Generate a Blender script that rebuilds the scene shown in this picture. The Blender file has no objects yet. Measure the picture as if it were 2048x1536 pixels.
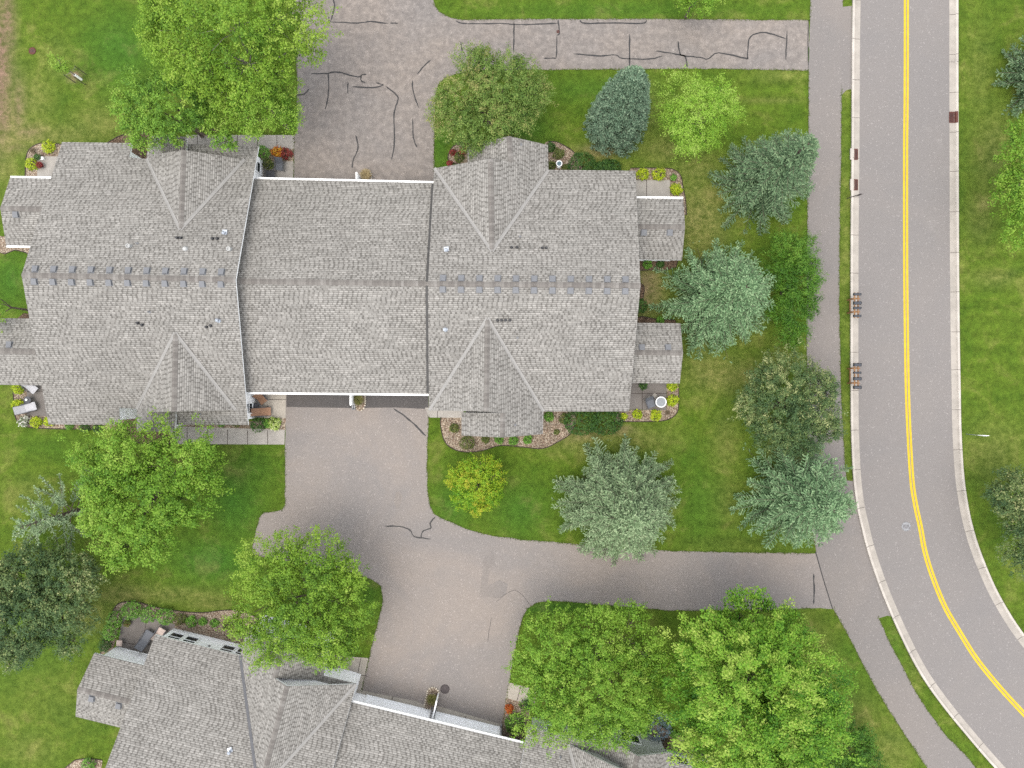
import bpy, bmesh, math, random
import numpy as np
from mathutils import Vector, Matrix

random.seed(7)
RNG = np.random.default_rng(11)
SC = bpy.context.scene
COL = SC.collection
H = 55.0            # flying height of the camera above the ground
F = 1430.0          # focal length in photo pixels (photo 2048 x 1536)

def W(px, py, z=0.0):
    k = (H - z) / F
    return Vector(((px - 1024) * k, (768 - py) * k, z))

# ------------------------------------------------------------------ tagging
def tag(o, label=None, cat=None, group=None, kind=None):
    if label: o["label"] = label
    if cat: o["category"] = cat
    if group: o["group"] = group
    if kind: o["kind"] = kind
    return o

def link(o, parent=None):
    COL.objects.link(o)
    if parent is not None:
        o.parent = parent
        o.matrix_parent_inverse = parent.matrix_basis.inverted()
    return o

def empty(name, loc, label, cat, group=None, rz=0.0):
    o = bpy.data.objects.new(name, None)
    o.empty_display_size = 0.3
    o.location = loc
    o.rotation_euler = (0, 0, rz)
    COL.objects.link(o)
    return tag(o, label, cat, group)

def copy_tree(o, parent=None):
    c = o.copy()
    COL.objects.link(c)
    if parent is not None:
        c.parent = parent
    for ch in o.children:
        copy_tree(ch, c)
    return c

# ------------------------------------------------------------------ mesh builder
class MB:
    """collects faces with per-face material slots and UVs"""
    def __init__(self):
        self.v = []; self.f = []; self.m = []; self.uv = []
    def face(self, pts, m=0, uvs=None):
        b = len(self.v)
        self.v += [tuple(p) for p in pts]
        self.f.append(list(range(b, b + len(pts))))
        self.m.append(m); self.uv.append(uvs)
    def box(self, c, s, m=0, rz=0.0, M=None):
        hx, hy, hz = s[0] / 2, s[1] / 2, s[2] / 2
        R = Matrix.Rotation(rz, 4, 'Z')
        T = Matrix.Translation(Vector(c)) @ R
        if M is not None: T = M @ T
        P = [T @ Vector((x * hx, y * hy, z * hz)) for x in (-1, 1) for y in (-1, 1) for z in (-1, 1)]
        for q in ((0, 1, 3, 2), (4, 6, 7, 5), (0, 4, 5, 1), (2, 3, 7, 6), (0, 2, 6, 4), (1, 5, 7, 3)):
            self.face([P[i] for i in q], m)
    def tube(self, path, radii, n=7, m=0, cap=True):
        path = [Vector(p) for p in path]
        rings = []
        ref = Vector((0.31, 0.17, 0.93)).normalized()
        for i, p in enumerate(path):
            a = path[max(i - 1, 0)]; b = path[min(i + 1, len(path) - 1)]
            t = (b - a)
            if t.length < 1e-6: t = Vector((0, 0, 1))
            t.normalize()
            u = t.cross(ref)
            if u.length < 1e-3: u = t.cross(Vector((1, 0, 0)))
            u.normalize(); w = t.cross(u)
            r = radii[i] if isinstance(radii, (list, tuple)) else radii
            rings.append([p + (u * math.cos(2 * math.pi * k / n) + w * math.sin(2 * math.pi * k / n)) * r for k in range(n)])
        for i in range(len(rings) - 1):
            for k in range(n):
                self.face([rings[i][k], rings[i][(k + 1) % n], rings[i + 1][(k + 1) % n], rings[i + 1][k]], m)
        if cap:
            self.face(rings[0], m); self.face(list(reversed(rings[-1])), m)
    def lathe(self, c, prof, n=16, m=0, M=None):
        """prof: list of (radius, z)"""
        c = Vector(c)
        rings = []
        for r, z in prof:
            ring = [Vector((c.x + r * math.cos(2 * math.pi * k / n), c.y + r * math.sin(2 * math.pi * k / n), c.z + z)) for k in range(n)]
            if M is not None: ring = [M @ p for p in ring]
            rings.append(ring)
        for i in range(len(rings) - 1):
            for k in range(n):
                self.face([rings[i][k], rings[i][(k + 1) % n], rings[i + 1][(k + 1) % n], rings[i + 1][k]], m)
        self.face(list(reversed(rings[0])), m); self.face(rings[-1], m)
    def build(self, name, mats, parent=None, smooth=False, local=None):
        me = bpy.data.meshes.new(name)
        vv = self.v
        me.from_pydata(vv, [], self.f)
        if not isinstance(mats, (list, tuple)): mats = [mats]
        for mm in mats: me.materials.append(mm)
        me.polygons.foreach_set("material_index", self.m)
        if any(u is not None for u in self.uv):
            ul = me.uv_layers.new(name="UVMap")
            k = 0
            for u, f in zip(self.uv, self.f):
                for i in range(len(f)):
                    if u is not None: ul.data[k].uv = u[i]
                    k += 1
        if smooth:
            me.polygons.foreach_set("use_smooth", [True] * len(self.f))
        me.update()
        bm = bmesh.new(); bm.from_mesh(me)
        bmesh.ops.remove_doubles(bm, verts=bm.verts, dist=1e-5)
        bmesh.ops.recalc_face_normals(bm, faces=bm.faces)
        big = [f for f in bm.faces if len(f.verts) > 4]
        if big: bmesh.ops.triangulate(bm, faces=big)
        bm.to_mesh(me); bm.free()
        o = bpy.data.objects.new(name, me)
        link(o, parent)
        return o

# ------------------------------------------------------------------ node helpers
class NT:
    def __init__(self, name):
        self.mat = bpy.data.materials.new(name)
        self.mat.use_nodes = True
        self.nt = self.mat.node_tree
        self.nt.nodes.clear()
        self.out = self.nt.nodes.new("ShaderNodeOutputMaterial")
    def n(self, typ, **kw):
        nd = self.nt.nodes.new(typ)
        for k, v in kw.items(): setattr(nd, k, v)
        return nd
    def set(self, sock, v):
        if isinstance(v, bpy.types.NodeSocket): self.nt.links.new(v, sock)
        elif v is not None:
            if sock.type == 'RGBA' and len(v) == 3: v = (*v, 1)
            sock.default_value = v
    def pos(self): return self.n("ShaderNodeNewGeometry").outputs["Position"]
    def noise(self, vec, scale, detail=2.0, rough=0.5, dist=0.0):
        nd = self.n("ShaderNodeTexNoise"); self.set(nd.inputs["Vector"], vec)
        nd.inputs["Scale"].default_value = scale; nd.inputs["Detail"].default_value = detail
        nd.inputs["Roughness"].default_value = rough; nd.inputs["Distortion"].default_value = dist
        return nd.outputs["Fac"]
    def math(self, op, a, b=None, c=None, clamp=False):
        nd = self.n("ShaderNodeMath", operation=op); nd.use_clamp = clamp
        self.set(nd.inputs[0], a)
        if b is not None: self.set(nd.inputs[1], b)
        if c is not None: self.set(nd.inputs[2], c)
        return nd.outputs[0]
    def map(self, v, a, b, c=0.0, d=1.0, smooth=False):
        nd = self.n("ShaderNodeMapRange"); nd.clamp = True
        if smooth: nd.interpolation_type = 'SMOOTHSTEP'
        self.set(nd.inputs[0], v)
        for i, x in enumerate((a, b, c, d)): nd.inputs[i + 1].default_value = x
        return nd.outputs[0]
    def mix(self, f, a, b, blend='MIX'):
        nd = self.n("ShaderNodeMix", data_type='RGBA', blend_type=blend)
        self.set(nd.inputs[0], f); self.set(nd.inputs[6], a); self.set(nd.inputs[7], b)
        return nd.outputs[2]
    def scale(self, col, f):
        nd = self.n("ShaderNodeVectorMath", operation='SCALE')
        self.set(nd.inputs[0], col); self.set(nd.inputs["Scale"], f)
        return nd.outputs[0]
    def ramp(self, f, stops, interp='LINEAR'):
        nd = self.n("ShaderNodeValToRGB"); cr = nd.color_ramp; cr.interpolation = interp
        while len(cr.elements) < len(stops): cr.elements.new(0.5)
        for e, (p, c) in zip(cr.elements, stops):
            e.position = p; e.color = (*c, 1)
        self.set(nd.inputs[0], f)
        return nd.outputs[0]
    def attr(self, name):
        return self.n("ShaderNodeAttribute", attribute_name=name).outputs["Fac"]
    def uv(self):
        return self.n("ShaderNodeUVMap").outputs[0]
    def sep(self, v):
        nd = self.n("ShaderNodeSeparateXYZ"); self.set(nd.inputs[0], v); return nd.outputs
    def comb(self, x, y, z=0.0):
        nd = self.n("ShaderNodeCombineXYZ")
        for i, q in enumerate((x, y, z)): self.set(nd.inputs[i], q)
        return nd.outputs[0]
    def white(self, vec):
        nd = self.n("ShaderNodeTexWhiteNoise", noise_dimensions='3D'); self.set(nd.inputs["Vector"], vec); return nd.outputs
    def bump(self, h, strength=0.5, dist=0.02):
        nd = self.n("ShaderNodeBump"); nd.inputs["Strength"].default_value = strength
        nd.inputs["Distance"].default_value = dist; self.set(nd.inputs["Height"], h)
        return nd.outputs[0]
    def finish(self, col, rough=0.8, normal=None, metal=0.0, spec=0.3):
        b = self.n("ShaderNodeBsdfPrincipled")
        self.set(b.inputs["Base Color"], col); self.set(b.inputs["Roughness"], rough)
        b.inputs["Metallic"].default_value = metal
        b.inputs["Specular IOR Level"].default_value = spec
        if normal is not None: self.set(b.inputs["Normal"], normal)
        self.nt.links.new(b.outputs[0], self.out.inputs[0])
        return self.mat

def m_simple(name, col, rough=0.6, var=0.12, sc=3.0, metal=0.0, spec=0.3):
    t = NT(name); p = t.pos()
    f = t.noise(p, sc, 4, 0.6)
    c = t.scale(tuple(col), t.map(f, 0.25, 0.75, 1 - var, 1 + var))
    return t.finish(c, rough, None, metal, spec)

def m_asphalt(name, col, speck=0.35, blotch=0.12, dark=None, seed=0.0, hue=1.0):
    t = NT(name); p0 = t.pos()
    nd = t.n("ShaderNodeVectorMath", operation='ADD'); t.set(nd.inputs[0], p0); nd.inputs[1].default_value = (seed, seed * .7, 0)
    p = nd.outputs[0]
    big = t.noise(p, 0.16, 4, 0.62, 0.6)
    mid = t.noise(p, 1.1, 5, 0.65)
    fine = t.noise(p, 13.0, 3, 0.7)
    grit = t.n("ShaderNodeTexVoronoi"); t.set(grit.inputs["Vector"], p); grit.inputs["Scale"].default_value = 16.0
    gr = t.sep(grit.outputs["Color"])[0]
    v = t.math('ADD', t.map(big, 0.28, 0.72, -blotch, blotch), t.map(mid, 0.25, 0.75, -blotch * .3, blotch * .3))
    v = t.math('ADD', v, t.map(fine, 0.3, 0.7, -speck * .55, speck * .55))
    v = t.math('ADD', v, t.map(gr, 0, 1, -speck * .5, speck * .5))
    v = t.math('ADD', v, 1.0)
    tone = t.mix(t.map(big, .35, .65), tuple(x * y for x, y in zip(col, (1 - .02 * hue, 1.0, 1 + .02 * hue))), tuple(x * y for x, y in zip(col, (1 + .03 * hue, 1.0, 1 - .04 * hue))))
    c = t.scale(tone, v)
    # odd bright stones
    br = t.map(t.sep(grit.outputs["Color"])[1], 0.965, 0.99)
    c = t.mix(t.math('MULTIPLY', br, 0.5), c, tuple(min(x * 1.9, .6) for x in col))
    sc = t.math('MULTIPLY', t.map(t.noise(p, .33, 5, .62, 1.2), .63, .72), t.map(fine, .35, .6))      # pale scuffs where grit collects
    c = t.mix(t.math('MULTIPLY', sc, .22), c, tuple(min(x * 1.7, .5) for x in col))
    if dark is not None:          # band of tyre and drip stains in front of the garage, world y range
        y = t.sep(p0)[1]
        st = t.math('MULTIPLY', t.map(y, dark[0], dark[1]), t.map(t.noise(p, 2.2, 4, .6), .3, .6))
        c = t.mix(t.math('MULTIPLY', st, 0.42), c, (0.05, 0.045, 0.043))
    return t.finish(c, 0.9, t.bump(fine, 0.35, 0.01), 0, 0.25)

def m_grass():
    t = NT("grass"); p = t.pos()
    n0 = t.noise(p, 0.09, 3, 0.6, 0.4)
    n1 = t.noise(p, 0.45, 4, 0.62, 0.5)
    n2 = t.noise(p, 2.0, 4, 0.68)
    n3 = t.noise(p, 7.5, 4, 0.7)
    n4 = t.noise(p, 24.0, 2, 0.7)
    y = t.sep(p)
    stripe = t.math('SINE', t.math('MULTIPLY', t.math('ADD', y[1], t.math('MULTIPLY', n0, 1.5)), 5.2))
    c = t.mix(t.map(n1, .3, .7), (0.042, 0.081, 0.0070), (0.078, 0.115, 0.0120))
    c = t.mix(t.math('MULTIPLY', t.attr("lush"), t.map(n1, .2, .6, .5, 1.0)), c, (0.030, 0.092, 0.011))
    # lighter straw coloured thatch and dry spots
    dryf = t.math('ADD', t.math('MULTIPLY', t.attr("dry"), t.map(n2, .25, .65, .15, 1.0)), t.map(n1, .54, .74, 0, .40))
    dryf = t.math('MULTIPLY', dryf, t.map(n3, .2, .62, .45, 1.15), clamp=True)
    c = t.mix(dryf, c, (0.158, 0.142, 0.050))
    dirt = t.math('MULTIPLY', t.attr("dirt"), t.map(n2, .3, .6, .4, 1.3), clamp=True)
    c = t.mix(dirt, c, (0.150, 0.100, 0.068))
    v = t.math('ADD', t.map(n3, .25, .75, .74, 1.26), t.map(n4, .25, .75, -.18, .18))
    v = t.math('ADD', v, t.map(n2, .3, .7, -.30, .30))
    v = t.math('ADD', v, t.math('MULTIPLY', stripe, t.math('MULTIPLY', t.attr("stripe"), .13)))
    c = t.scale(c, v)
    return t.finish(c, 0.95, t.bump(t.math('ADD', n4, n3), 0.8, 0.06), 0, 0.1)

def m_concrete(name, col, joint=None):
    t = NT(name); p = t.pos()
    a = t.noise(p, 0.9, 5, .65); b = t.noise(p, 9, 3, .65)
    v = t.math('ADD', t.map(a, .28, .72, .80, 1.16), t.map(b, .3, .7, -.06, .06))
    return t.finish(t.scale(tuple(col), v), .85, t.bump(b, .2, .005), 0, .25)

def m_gravel(name, cols, scale=13.0, bump=1.0):
    t = NT(name); p = t.pos()
    vo = t.n("ShaderNodeTexVoronoi"); t.set(vo.inputs["Vector"], p); vo.inputs["Scale"].default_value = scale
    r = t.sep(vo.outputs["Color"])
    k = len(cols)
    c = t.ramp(r[0], [((i) / k, cc) for i, cc in enumerate(cols)], 'CONSTANT')
    big = t.noise(p, 1.0, 4, .6)
    edge = t.map(vo.outputs["Distance"], .30, .62, 1.0, .45)
    c = t.scale(c, t.math('MULTIPLY', t.map(big, .3, .7, .78, 1.2), edge))
    return t.finish(c, .9, t.bump(vo.outputs["Distance"], -bump, .05), 0, .2)

def m_shingle():
    """architectural shingles: uv in metres, u along the eave, v up the slope"""
    t = NT("shingles"); s = t.sep(t.uv())
    EXP = 0.145; TABW = 0.34
    vr = t.math('DIVIDE', s[1], EXP)
    row = t.math('FLOOR', vr); fr = t.math('FRACT', vr)
    off = t.white(t.comb(row, 3.7, 1.0))[0]
    uu = t.math('ADD', s[0], t.math('MULTIPLY', off, 9.0))
    q = t.math('DIVIDE', uu, TABW)
    cell = t.math('FLOOR', q); fu = t.math('FRACT', q)
    tab = t.white(t.comb(cell, row, 0.0))[0]
    wide = t.map(t.white(t.comb(cell, row, 5.0))[0], 0, 1, 0.50, 0.92)
    tooth = t.math('LESS_THAN', fu, wide)                      # raised tooth against the gap behind it
    sh = t.white(t.comb(t.math('FLOOR', t.math('DIVIDE', uu, 1.0)), row, 2.0))[0]
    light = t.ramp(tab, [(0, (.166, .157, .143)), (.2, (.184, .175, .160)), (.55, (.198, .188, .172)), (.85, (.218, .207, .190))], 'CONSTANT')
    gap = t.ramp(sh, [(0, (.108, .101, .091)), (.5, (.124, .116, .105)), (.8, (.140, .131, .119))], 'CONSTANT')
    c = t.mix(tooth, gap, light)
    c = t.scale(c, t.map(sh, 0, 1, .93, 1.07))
    c = t.scale(c, t.map(fr, 0.15, 0.50, .60, 1.08))           # row shadow painted along the lower band of each course
    p = t.pos()
    nd = t.n("ShaderNodeMapping"); t.set(nd.inputs[0], t.uv()); nd.inputs["Scale"].default_value = (.8, 2.2, 1); nd.inputs["Rotation"].default_value = (0, 0, .35)
    big = t.noise(p, .22, 4, .6); f2 = t.noise(nd.outputs[0], 1.3, 4, .7)
    c = t.scale(c, t.math('ADD', t.map(big, .3, .7, .94, 1.06), t.map(f2, .3, .7, -.10, .10)))
    hgt = t.math('ADD', t.math('MULTIPLY', tooth, .5), t.math('SUBTRACT', 1.0, fr))
    return t.finish(c, .95, t.bump(hgt, .25, .008), 0, .15)

def m_ridgecap():
    t = NT("ridge_cap"); s = t.sep(t.uv())
    cell = t.math('FLOOR', t.math('DIVIDE', s[0], .2))
    r = t.white(t.comb(cell, 1.0, 0.0))[0]
    c = t.ramp(r, [(0, (.112, .102, .093)), (.3, (.132, .121, .110)), (.6, (.146, .135, .123)), (.85, (.172, .160, .147))], 'CONSTANT')
    fr = t.math('FRACT', t.math('DIVIDE', s[0], .2))
    c = t.scale(c, t.map(fr, 0, .2, .8, 1.0))
    return t.finish(c, .95, None, 0, .15)

def m_siding(name, col):
    t = NT(name); p = t.pos(); z = t.sep(p)[2]
    fr = t.math('FRACT', t.math('DIVIDE', z, .12))
    c = t.scale(tuple(col), t.map(fr, 0, .12, .90, 1.0))  # shade in each lap groove, painted as a darker band
    c = t.scale(c, t.map(t.noise(p, 1.5, 3, .6), .3, .7, .95, 1.04))
    return t.finish(c, .55, None, 0, .3)

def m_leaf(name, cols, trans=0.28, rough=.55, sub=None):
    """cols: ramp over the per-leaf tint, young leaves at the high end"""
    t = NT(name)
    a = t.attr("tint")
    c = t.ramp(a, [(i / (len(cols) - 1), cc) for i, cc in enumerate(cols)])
    b = t.n("ShaderNodeBsdfPrincipled")
    t.set(b.inputs["Base Color"], c); b.inputs["Roughness"].default_value = rough
    b.inputs["Specular IOR Level"].default_value = .18
    tr = t.n("ShaderNodeBsdfTranslucent"); t.set(tr.inputs[0], c)
    mx = t.n("ShaderNodeMixShader"); mx.inputs[0].default_value = trans
    t.nt.links.new(b.outputs[0], mx.inputs[1]); t.nt.links.new(tr.outputs[0], mx.inputs[2])
    t.nt.links.new(mx.outputs[0], t.out.inputs[0])
    return t.mat

M = {}
M['grass'] = m_grass()
M['road'] = m_asphalt("road_asphalt", (.147, .135, .128), .08, .03, None, 3.0, .3)
M['trail'] = m_asphalt("path_asphalt", (.145, .131, .122), .10, .05, None, 17.0, .5)
M['drive_n'] = m_asphalt("driveway_asphalt_light", (.192, .169, .153), .20, .09, (13.6, 15.4), 31.0)
M['drive_s'] = m_asphalt("driveway_asphalt", (.172, .152, .139), .14, .09, None, 47.0)
M['patch'] = m_asphalt("asphalt_patch", (.158, .140, .128), .18, .08, None, 5.0)
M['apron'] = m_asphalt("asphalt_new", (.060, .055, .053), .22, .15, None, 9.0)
M['crack'] = m_simple("crack_sealant", (.022, .021, .021), .6, .3, 4)
M['conc'] = m_concrete("concrete_walk", (.255, .235, .210))
M['conc_dark'] = m_concrete("concrete_stained", (.120, .107, .097))
M['conc_new'] = m_concrete("concrete_pale", (.285, .255, .215))
M['joint'] = m_simple("joint_line", (.045, .035, .030), .9)
M['kerb'] = m_concrete("kerb_concrete", (.340, .310, .275))
M['gutter_pan'] = m_concrete("gutter_concrete", (.265, .240, .210))
M['yellow'] = m_simple("yellow_paint", (.400, .275, .008), .6, .14, 2.5)
GR = [(.26, .205, .145), (.19, .135, .092), (.34, .275, .205), (.13, .087, .060), (.29, .225, .165), (.22, .150, .110), (.38, .32, .25)]
M['gravel'] = m_gravel("river_rock", GR, 15)
M['mulch'] = m_gravel("brown_mulch", [(.10, .062, .038), (.14, .092, .060), (.06, .038, .025), (.18, .125, .085), (.12, .080, .050)], 16)
M['edging'] = m_simple("bed_edging", (.030, .022, .016), .8)
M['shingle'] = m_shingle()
M['cap'] = m_ridgecap()
M['valley'] = m_simple("valley_strip", (.205, .197, .185), .9, .1)
M['valley_metal'] = m_simple("valley_metal", (.075, .075, .080), .6, .15, 3)
M['white'] = m_simple("white_trim", (.84, .84, .83), .5, .03)
M['siding'] = m_siding("white_siding", (.90, .90, .90))
M['siding_g'] = m_siding("pale_green_siding", (.42, .44, .41))
M['door_white'] = m_siding("garage_door_white", (.90, .91, .92))
M['glass'] = m_simple("window_glass", (.015, .020, .022), .08, .2, 1.0, 0, .6)
M['vent'] = m_simple("vent_grey", (.112, .115, .122), .6, .10, 5)
M['black'] = m_simple("black_plastic", (.018, .018, .020), .45, .2)
M['silver'] = m_simple("galvanised", (.30, .32, .35), .35, .1, 6, .6)
M['bark'] = m_simple("bark", (.085, .065, .050), .9, .35, 6)
M['bark_grey'] = m_simple("bark_grey", (.13, .115, .10), .9, .3, 6)
M['rust'] = m_simple("rusty_iron", (.072, .024, .017), .75, .3, 9)
M['iron'] = m_simple("dark_iron", (.045, .036, .036), .6, .3, 8)
M['lid'] = m_simple("grey_lid", (.20, .20, .205), .55, .2, 6)
M['wood'] = m_simple("treated_wood", (.190, .100, .045), .75, .25, 7)
M['wicker'] = m_simple("brown_sling", (.215, .120, .072), .7, .15, 14)
M['sling_grey'] = m_simple("grey_sling", (.30, .295, .305), .6, .08, 10)
M['chair_dark'] = m_simple("dark_frame", (.055, .056, .062), .55, .2, 8)
M['chair_mid'] = m_simple("slate_sling", (.085, .090, .102), .6, .15, 8)
M['beige'] = m_simple("beige_cushion", (.36, .29, .255), .8, .12, 8)
M['pot_white'] = m_simple("white_pot", (.66, .66, .64), .4, .05)
M['flue_white'] = m_simple("aged_white", (.30, .30, .29), .5, .1)
M['pot_dark'] = m_simple("dark_pot", (.035, .050, .042), .5, .2)
M['stone'] = m_simple("pale_stone", (.42, .37, .30), .85, .3, 8)
M['water'] = m_simple("basin_water", (.05, .09, .11), .08, .2, 3, 0, .6)
# ================================================================== GROUND
def spline(pts, n=6, closed=False):
    """Catmull-Rom through pixel points"""
    P = [Vector((p[0], p[1])) for p in pts]
    out = []
    N = len(P)
    rng = range(N if closed else N - 1)
    for i in rng:
        p1 = P[i]; p2 = P[(i + 1) % N]
        p0 = P[(i - 1) % N] if (closed or i > 0) else p1
        p3 = P[(i + 2) % N] if (closed or i + 2 < N) else p2
        for k in range(n):
            t = k / n
            out.append(0.5 * ((2 * p1) + (p2 - p0) * t + (2 * p0 - 5 * p1 + 4 * p2 - p3) * t * t + (3 * p1 - p0 - 3 * p2 + p3) * t ** 3))
    if not closed: out.append(P[-1])
    return [(q.x, q.y) for q in out]

def flat(name, px, z, mat, kind='structure', label=None, cat=None, parent=None, mats=None):
    mb = MB()
    mb.face([W(x, y, 0) + Vector((0, 0, z)) for x, y in px])
    o = mb.build(name, mat, parent)
    if parent is None: tag(o, label, cat, None, kind)
    return o

def wob(px, amp, step=14, seed=0, loop=True):
    """ragged version of a pixel outline: resample and jitter so grass edges are not ruler-straight"""
    r = random.Random(seed); out = []
    N = len(px)
    for i in range(N if loop else N - 1):
        a = Vector(px[i]); b = Vector(px[(i + 1) % N]); L = (b - a).length
        k = max(1, int(L / step))
        for j in range(k):
            p = a.lerp(b, j / k)
            if j: p = p + Vector((r.uniform(-amp, amp), r.uniform(-amp, amp)))
            out.append((p.x, p.y))
    return out

# lawn: fine grid inside the view, coarse far ring to the horizon
DRY = [(1400,440,60,90,.85),(1395,340,50,40,.55),(1440,750,75,40,.75),(1330,300,60,32,.6),(1180,312,60,22,.7),(1150,880,70,25,.7),
 (1270,880,80,25,.55),(1480,640,40,60,.5),(1450,880,30,60,.4),(1310,575,35,45,.75),(60,270,60,40,.7),(120,270,90,22,.6),(60,200,50,60,.5),
 (200,250,70,40,.5),(110,120,30,40,.35),(20,250,25,60,.8),(250,1190,80,22,.75),(340,1190,120,16,.6),(180,1230,40,40,.6),(420,1205,60,16,.65),
 (1620,1300,40,60,.5),(1700,1450,60,60,.45),(1780,1500,50,50,.4),(1990,300,50,90,.45),(1960,150,30,100,.3),(1990,555,50,18,.5),(1990,900,60,60,.4),
 (1960,430,30,60,.4),(100,1400,120,80,.15),(60,1500,60,40,.3),(1560,150,60,14,.4),(1540,200,70,6,.4),(1460,1000,30,60,.3),(60,985,60,30,.35),(1690,500,10,260,.3),(1690,850,10,120,.3),
 (1300,230,20,60,.4),(150,150,12,10,.6),(1560,720,50,20,.5),(480,950,14,22,.25),(1500,1090,120,16,.2),(1830,1330,14,90,.25),(1390,620,30,30,.5)]
DIRT = [(-4,140,26,150,1.0),(20,60,14,60,.6),(36,215,12,60,.55),(2,235,22,40,.8),(14,30,14,60,.8),(150,152,14,10,.8),(1290,575,30,60,.55),(1210,300,40,12,.55),(1240,860,30,8,.6),(1170,870,40,8,.5),(55,265,30,12,.45),
 (1400,640,30,60,.4),(1590,905,50,20,.5),(30,295,22,10,.4)]
LUSH = [(470,1000,60,90,.9),(430,1120,100,50,.9),(500,940,60,50,.6),(240,100,80,80,.8),(1050,260,50,40,.7),(1200,180,120,26,.45),(905,1010,40,60,.7),
 (1040,1020,60,60,.7),(1400,1010,50,90,.5),(1100,1215,140,15,.8),(880,300,20,80,.6),(740,1190,22,50,.6),(1240,20,300,18,.45),(20,560,40,60,.8),(1380,930,50,50,.3),(60,1300,100,60,.25),(100,890,80,30,.3),(1790,1290,20,80,.35),(1700,1350,30,80,.3)]
STR = [(1540,180,90,60,1.0),(1990,620,70,220,.8),(1450,1060,150,40,1.0),(100,900,120,60,.6),(450,930,90,60,.5)]

def field(xs, ys, blobs):
    out = np.zeros(xs.shape)
    for px, py, rx, ry, a in blobs:
        c = W(px, py); k = H / F
        out = np.maximum(out, a * np.exp(-(((xs - c.x) / (rx * k)) ** 2 + ((ys - c.y) / (ry * k)) ** 2)))
    return np.clip(out, 0, 1)

def make_lawn():
    gx = np.concatenate([[-400, -150, -70], np.arange(-46, 46.01, .4), [70, 150, 400]])
    gy = np.concatenate([[-400, -150, -60], np.arange(-35, 35.01, .4), [60, 150, 400]])
    X, Y = np.meshgrid(gx, gy); nx, ny = len(gx), len(gy)
    co = np.stack([X.ravel(), Y.ravel(), np.zeros(X.size)], 1)
    i = np.arange(ny - 1)[:, None] * nx + np.arange(nx - 1)[None, :]
    q = np.stack([i, i + 1, i + nx + 1, i + nx], -1).reshape(-1, 4)
    me = bpy.data.meshes.new("lawn")
    me.vertices.add(len(co)); me.vertices.foreach_set("co", co.ravel())
    me.loops.add(q.size); me.loops.foreach_set("vertex_index", q.ravel().astype(np.int32))
    me.polygons.add(len(q)); me.polygons.foreach_set("loop_start", np.arange(0, q.size, 4, dtype=np.int32))
    me.update(calc_edges=True)
    for nm, bl in (("dry", DRY), ("dirt", DIRT), ("lush", LUSH), ("stripe", STR)):
        at = me.attributes.new(nm, 'FLOAT', 'POINT')
        at.data.foreach_set("value", field(X.ravel(), Y.ravel(), bl).astype(np.float32))
    me.materials.append(M['grass'])
    o = bpy.data.objects.new("lawn", me); COL.objects.link(o)
    tag(o, None, None, None, 'structure')
    return o
make_lawn()

# --- road and kerbs (photo pixels at ground level)
LK = spline([(1709,-1500),(1707,-200),(1705,-40),(1703,100),(1702,300),(1700.5,450),(1700,600),(1700,750),(1701,860),(1705,950),(1712,1010),(1722,1056),(1735,1106),
             (1761,1181),(1797,1265),(1838,1345),(1883,1410),(1936,1475),(1989,1536),(2060,1610),(2160,1700)], 5)
RK = spline([(1915,-1500),(1915,-40),(1915,150),(1916,480),(1917,620),(1918,700),(1919.5,780),(1921,860),(1926,945),(1934,1005),(1945,1056),(1961,1106),(1988,1171),
             (2016,1222),(2041,1260),(2066,1292),(2110,1340),(2200,1425)], 5)
YL = spline([(1812.5,-1500),(1812.5,0),(1811,300),(1811,480),(1811.5,580),(1813,700),(1814.5,780),(1817.5,860),(1823.6,960),(1831,1010),(1841,1056),(1849,1100),(1864,1150),(1889,1212),(1919,1264),
             (1951,1315),(1989,1363),(2033,1412),(2090,1470),(2190,1560)], 5)

def offs(line, d):
    """line of world points moved sideways by d metres (to the right of travel)"""
    out = []
    for i, p in enumerate(line):
        a = line[max(i - 1, 0)]; b = line[min(i + 1, len(line) - 1)]
        t = (b - a).normalized(); nrm = Vector((t.y, -t.x, 0))
        out.append(p + nrm * d)
    return out

LKw = [W(x, y) for x, y in LK]; RKw = [W(x, y) for x, y in RK]; YLw = [W(x, y) for x, y in YL]
# travelling down the photo, "right of travel" is west (photo left), so the road side of the left kerb is negative
def kerb(name, line, side):
    mb = MB()
    prof = [(0.0, -.02), (0.0, .125), (.02, .135), (.17, .13), (.21, .035), (.64, .022), (.64, -.03)]
    L = [offs(line, side * d) for d, _ in prof]
    for j in range(len(prof) - 1):
        for i in range(len(line) - 1):
            q = [L[j][i] + Vector((0, 0, prof[j][1])), L[j][i + 1] + Vector((0, 0, prof[j][1])),
                 L[j + 1][i + 1] + Vector((0, 0, prof[j + 1][1])), L[j + 1][i] + Vector((0, 0, prof[j + 1][1]))]
            mb.face(q, 1 if j == 4 else 0)
    o = mb.build(name, [M['kerb'], M['gutter_pan']])
    # sawn joints every 3 m, standing 3 mm proud
    jb = MB(); acc = 0; nxt = 1.2
    for i in range(len(line) - 1):
        a, b = line[i], line[i + 1]; d = (b - a).length
        while acc + d > nxt:
            f = (nxt - acc) / d
            for j in range(1, 5):
                p0 = L[j][i].lerp(L[j][i + 1], f); p1 = L[j + 1][i].lerp(L[j + 1][i + 1], f)
                t = (b - a).normalized() * .014
                z0 = Vector((0, 0, prof[j][1] + .004)); z1 = Vector((0, 0, prof[j + 1][1] + .004))
                jb.face([p0 - t + z0, p0 + t + z0, p1 + t + z1, p1 - t + z1])
            nxt += random.uniform(2.9, 3.15)
        acc += d
    jb.build("kerb_joint", M['joint'], o)
    return tag(o, None, None, None, 'structure')
kerb("kerb", LKw, -1)
kerb("kerb", RKw, 1)

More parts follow.
